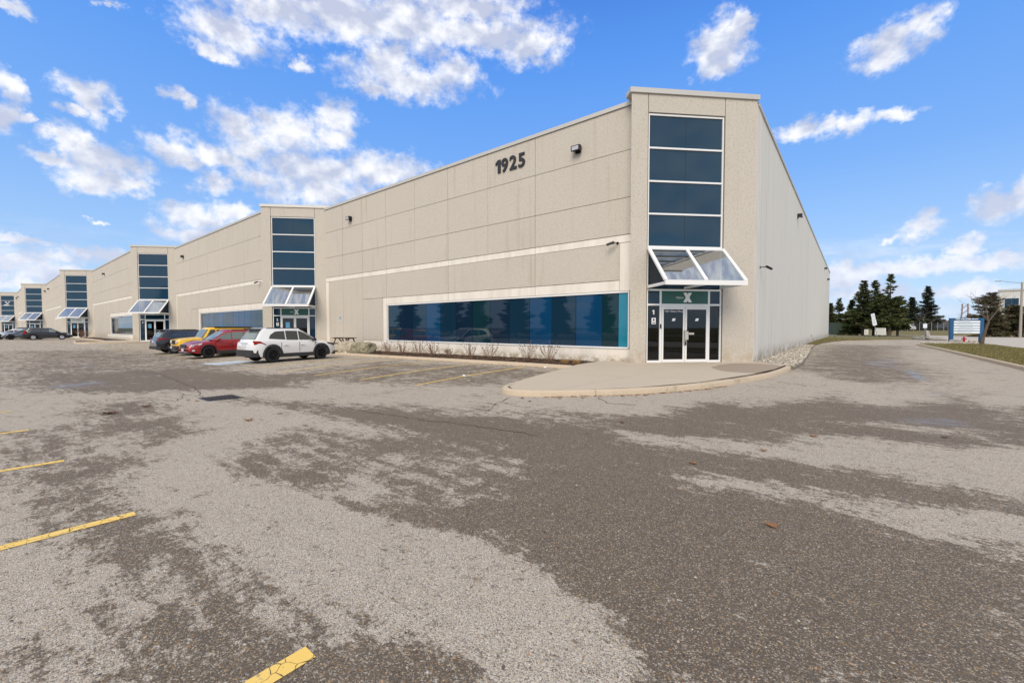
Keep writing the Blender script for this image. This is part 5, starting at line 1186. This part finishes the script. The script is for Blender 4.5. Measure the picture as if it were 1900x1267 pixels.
def leaf_line(r_):
    k=r_.random(); 
    if k<.55: x=-8.8-abs(r_.gauss(0,1))*9; y=14.52-abs(r_.gauss(0,.07)); return (x,y,Z(x,y)+.015) if x>-28 else None
    t=r_.random(); y=8.1+t*5; x=float(np.interp(y,[8.1,10.2,12.1,13.1],[-5.93,-4.05,-3.12,-2.85]))+.04+abs(r_.gauss(0,.06)); return (x,y-.05,.01)
scatter('leaf_litter','dead_leaves',420,leaf_line,.045,.3,12)
def grit(r_):
    a=r_.uniform(1.2,3.3); d=2+r_.random()**1.5*14; x,y=d*math.cos(a),d*math.sin(a); 
    return (x,y,Z(x,y)+.002) if y<7.5 and y>-2 else None
mat('grit_mix',rough=.9,fn=f_isl([(0,(.05,.04,.035)),(.5,(.25,.21,.17)),(.8,(.5,.45,.38)),(1,(.35,.18,.07))]))
scatter('loose_grit','grit_mix',3800,grit,.008,.6,14,'stone')

# ------------------------------------------------------------------ right side things
mat('sign_blue_paint',(.012,.085,.21),.45); mat('sign_white',(.70,.76,.80),.4); mat('letter_grey',(.28,.34,.38),.6); mat('red_iron',(.42,.02,.02),.4); mat('red_orange',(.62,.12,.04),.6)
a=Vector((7.92,62.84)); b2=Vector((9.90,63.25)); 
sgn=empty('tenant_sign',(a.x,a.y,.12),math.atan2(b2.y-a.y,b2.x-a.x)+math.radians(14)); tag(sgn,'blue framed tenant directory sign with white name boards on the gravel bed by the driveway','sign')
WS=2.55
for x in(0,WS): MB().box(x-.15,x+.15,-.11,.11,-.1,2.52).build('post','sign_blue_paint',sgn)
MB().box(.1501,WS-.1501,-.09,.09,2.30,2.52).build('header','sign_blue_paint',sgn)
text('1925 WILLIAMS PKWY','header_text','white_print',.20,.004,sgn,Matrix.Translation((.26,-.095,2.34))@Matrix.Rotation(PI/2,4,'X'),bold=.004)
for i in range(5):
    z1=2.26-i*.27; MB().box(.1501,WS-.1501,-.07,.07,z1-.235,z1-.02).build('name_board','sign_white',sgn); MB().box(.1501,WS-.1501,-.05,.05,z1-.02,z1+.03).build('rail','sign_blue_paint',sgn)
    o=MB(); rnd=random.Random(i)
    x=.45+rnd.random()*.2
    while x<1.5+rnd.random()*.4: wd=rnd.uniform(.05,.16); o.box(x,x+wd,-.0745,-.0705,z1-.15,z1-.10); x+=wd+.03
    o.build('board_lettering','letter_grey',sgn)
hy=empty('fire_hydrant',(8.75,62.0,.13)); hy.scale=(.8,.8,.8); tag(hy,'red fire hydrant standing behind the blue tenant sign','hydrant')
MB().lathe((0,0,0),(0,0,1),[(0,.16),(.05,.16),(.051,.11),(.55,.11),(.56,.15),(.60,.15),(.61,.12),(.72,.09),(.78,.03),(.84,.03)],14).build('barrel','red_iron',hy,smooth=True)
for s_ in (1,-1): MB().lathe((s_*.1,0,.45),(s_,0,0),[(0,.06),(.08,.06),(.09,.075),(.13,.07)],10).build('outlet','red_iron',hy)
rock('boulder','grey rock at the left foot of the blue tenant sign',8.15,62.2,.22,.48,.35,.22,'rock_grey',7.0,group='rocks by the sign'); rock('boulder','pale wedge of rock under the blue sign, right of the hydrant',9.45,62.6,.2,.38,.3,.2,'rock_tan',8.2,group='rocks by the sign')
for i,(x,y,sx,sz,t,lb) in enumerate([(7.2,80.5,1.0,.20,0,'grey broken concrete slab lying flat by the driveway mouth'),(8.7,79.8,1.1,.2,.08,'long grey slab of broken concrete, right of the flat one'),(8.0,81.0,.22,.75,.5,'upright leaning shard of grey concrete on the slabs')]):
    rock('concrete_rubble',lb,x,y,.2+(.4 if i==2 else 0),sx,.45 if i<2 else .2,sz,'rock_grey',9+i,'rubble',group='broken concrete by the driveway mouth',tilt=t)
for i,(x,y,s_,lb) in enumerate([(-.9,119.5,.9,'tan boulder beside the green utility cabinet'),(.4,120.3,.7,'smaller tan boulder right of the one beside the cabinet')]): rock('boulder',lb,x,y,.4,s_,s_*.8,s_*.6,'rock_tan',15+i)
# leaning sign
ls=empty('leaning_sign',(2.86,84.2,.1)); ls.rotation_euler=(0,math.radians(-13),math.radians(38)); tag(ls,'thin leaning post with two white plates in front of the spruces','sign')
MB().tube((0,0,-.2),(0,0,3.4),.035,.035,8).build('post','grey_metal',ls)
MB().box(-.27,.27,-.06,-.04,2.9,3.75).build('upper_plate','sign_white',ls); MB().box(-.31,.31,-.06,-.04,1.95,2.85).build('lower_plate','sign_white',ls)
o=MB(); 
for z in(3.5,3.35,3.2,2.6,2.45,2.3): o.box(-.18,.16,-.064,-.0605,z,z+.05)
o.build('plate_lettering','letter_grey',ls)
lf=[("white notice board between the spruce trunks, larger of two",3.55,94.0,1.62,1.15),("small white notice board left of the larger one",1.75,94.6,.62,.9)]
for lb,x,y,wd,ht in lf:
    r_=empty('notice_board',(x,y,.1),math.radians(30)); tag(r_,lb,'sign'); 
    MB().box(-wd/2,wd/2,-.03,.03,.35,.35+ht).build('board',mat('board_white',(.66,.64,.58),.6),r_)
    for s_ in(1,-1): MB().box(s_*(wd/2-.1)-.04,s_*(wd/2-.1)+.04,.031,.1,-.1,.35+ht).build('post','old_wood',r_)
    o=MB(); rnd=random.Random(3)
    for z in np.arange(.5,.2+ht,.26):
        x=-wd/2+.12
        while x<wd/2-.25: w_=rnd.uniform(.06,.14); o.box(x,x+w_,-.035,-.0301,z,z+.14); x+=w_+.06
    o.build('lettering','letter_grey',r_)
r_=empty('notice_sign',(9.2,97,.1),math.radians(38)); tag(r_,'small square white sign on a thin post in front of the bare tree','sign'); MB().box(-.32,.32,-.03,0,1.5,2.2).build('plate','sign_white',r_); MB().tube((0,.02,-.1),(0,.02,2.2),.03,.03,6).build('post','grey_metal',r_)
cb=empty('utility_cabinet',(-2.8,119.5,.1),math.radians(20)); tag(cb,'dark green utility cabinet at the rear corner of the building','cabinet')
mat('cabinet_green',(.035,.06,.042),.6); MB().box(-1.5,1.5,-1,1,0,2.6).build('housing','cabinet_green',cb); MB().box(-1.56,1.56,-1.06,1.06,2.6,2.7).build('lid','cabinet_green',cb)
for i in range(8): MB().box(-1.45+i*.37,-1.12+i*.37,-1.05,-1.001,.1,2.5).build('door_panel','cabinet_green',cb)
MB().tube((-2.0,75,-.0),(-2.0,75,1.6),.03,.03,6).build('marker_post','cabinet_green'); tag(bpy.data.objects['marker_post'],'thin green marker post on the lawn by the driveway bend','post')
# fence beyond the road, with parked cars behind
mat('fence_dark',(.05,.05,.05),.7)
ft=empty('chain_fence',(0,0,0)); tag(ft,'dark chain link fence with grey posts on the bank across the road','fence')
p0=Vector((7.5,129.5)); p1=Vector((19.0,137.5))
for i in range(12):
    q_=p0.lerp(p1,i/11); MB().tube((q_.x,q_.y,.6),(q_.x,q_.y,2.9),.05,.05,6).build('post','grey_metal',ft)
    if i<11:
        q2=p0.lerp(p1,(i+1)/11); w_=MB(); 
        for j_ in range(9): w_.bar((q_.x,q_.y,.9+j_*.22),(q2.x,q2.y,.9+j_*.22),.025,.025)
        for j_ in range(1,9): e=q_.lerp(q2,j_/9); w_.bar((e.x,e.y,.85),(e.x,e.y,2.75),.025,.025,up=(1,0,0))
        w_.build('mesh_panel','fence_dark',ft)
fc=dict(base,handles=[],seams=[],sill=False)
for i,(x,y,pm,lb) in enumerate([(6.8,136,'paint_navy','dark blue car parked across the road behind the spruce trunks'),(9.2,138,'paint_white','white car parked across the road, right of the dark blue one'),(17.5,152,'paint_grey','grey car parked beyond the fence left of the blue sign'),(21.5,152,'paint_navy','dark car parked beyond the fence behind the blue sign')]):
    put_car('parked_car',lb,'car',x,y,math.radians(60),dict(fc,body=pm),z=.9,group='cars parked across the road')
# white building at the right edge
wbm=mat('white_render',rough=.8,fn=lambda nb,p,m: nb.put(p.inputs['Base Color'],nb.mix(nb.noise(nb.pos(),.6,5,.6),(.60,.59,.55),(.68,.67,.63))))
wb=empty('white_building',(26.6,150,.6),math.radians(-12)); tag(wb,'white two storey commercial building with tall dark windows at the right edge','building')
MB().box(0,40,0,25,0,9.6).build('wall','white_render',wb); MB().box(-.2,40.2,-.2,25.2,9.601,10.0).build('parapet','cap_metal',wb)
MB().box(-1.2,-.21,2,22,0,7.9).build('low_wing','white_render',wb)
for i in range(8):
    x=2.0+i*4.7
    fr=MB().box(x-1.15,x+1.15,-.08,-.001,1.2,8.0).build('window','frame_grey',wb)
    for (z0,z1) in((1.35,3.4),(3.55,5.6),(5.75,7.85)):
        for s_ in(0,1): MB().box(x-1.05+s_*1.06,x-.01+s_*1.06,-.10,-.081,z0,z1).build('pane','glass_dark',fr)
up=empty('utility_pole',(21.4,106.6,.1)); tag(up,'grey concrete utility pole at the right edge in front of the white building','pole')
MB().tube((0,0,-.3),(0,0,9.0),.19,.12,12).build('shaft',mat('pole_concrete',(.34,.31,.27),.9),up,smooth=True); MB().bar((0,0,8.8),(-2.6,-1.2,9.25),.07,.07).build('arm','grey_metal',up); MB().box(-3.2,-2.55,-1.5,-1.1,9.18,9.3).build('lamp_head','grey_metal',up)
tw=empty('distant_tower',(28.5,202,.5)); tag(tw,'faint reddish lattice tower on the skyline above the blue sign','tower')
mat('lattice',(.30,.20,.18),.8)
for s1 in(-1,1):
    for s2 in(-1,1): MB().bar((s1*.9,s2*.9,0),(s1*.6,s2*.6,9),.16,.16).build('leg','lattice',tw)
for i in range(5):
    for s1 in(-1,1): MB().bar((-.85,s1*.8,i*1.8),(.8,s1*.75,i*1.8+1.8),.1,.1).build('brace','lattice',tw); MB().bar((s1*.8,-.85,i*1.8),(s1*.75,.8,i*1.8+1.8),.1,.1).build('brace','lattice',tw)
# far tree line on the horizon and across the lot behind the camera (seen in the windows)
mat('far_scrub',rough=.95,fn=f_isl([(0,(.06,.055,.045)),(.5,(.11,.09,.075)),(1,(.09,.10,.05))]))
def treeline(r_):
    a=r_.uniform(-.95,.95); d=r_.uniform(330,520); hh=(r_.random()**1.6)*9*(1+.3*math.sin(a*37)); ca=a-0
    fx,fy=-.6266*math.cos(ca)+.7793*math.sin(ca),.7793*math.cos(ca)+.6266*math.sin(ca); return (fx*d,fy*d,hh)
scatter('far_woods','far_scrub',9000,treeline,2.2,.8,21,'stone')
protos=[spruce(11.5,3.6,101,low=.1),spruce(9.5,3.2,102,low=.12),spruce(12.5,3.8,103,low=.1)]
pm_=[]
for T,me in protos:
    tm=bpy.data.meshes.new('trunk'); tm.from_pydata(T.v,[],T.f); tm.materials.append(MATS['bark_brown']); pm_.append((tm,me))
for i,(x,y) in enumerate([(-40,-27),(-34,-32),(-26,-36),(-18,-34),(-7.5,-27),(-2.5,-30),(5,-26),(12,-24),(20,-28),(-48,-26),(-56,-24),(-66,-27),(-78,-25)]):
    tm,me=pm_[i%3]; plant_tree('spruce_tree','dark spruce of the row across the lot, seen only as a reflection in the windows',x,y,.1,tm,me,group='spruces across the lot mirrored in the glass',rz=i*1.3)
lb_=MB().prism([(-140,-60),(60,-60),(60,-19),(-140,-19)],-.3,.10).build('lawn','lawn'); tag(lb_,kind='structure')
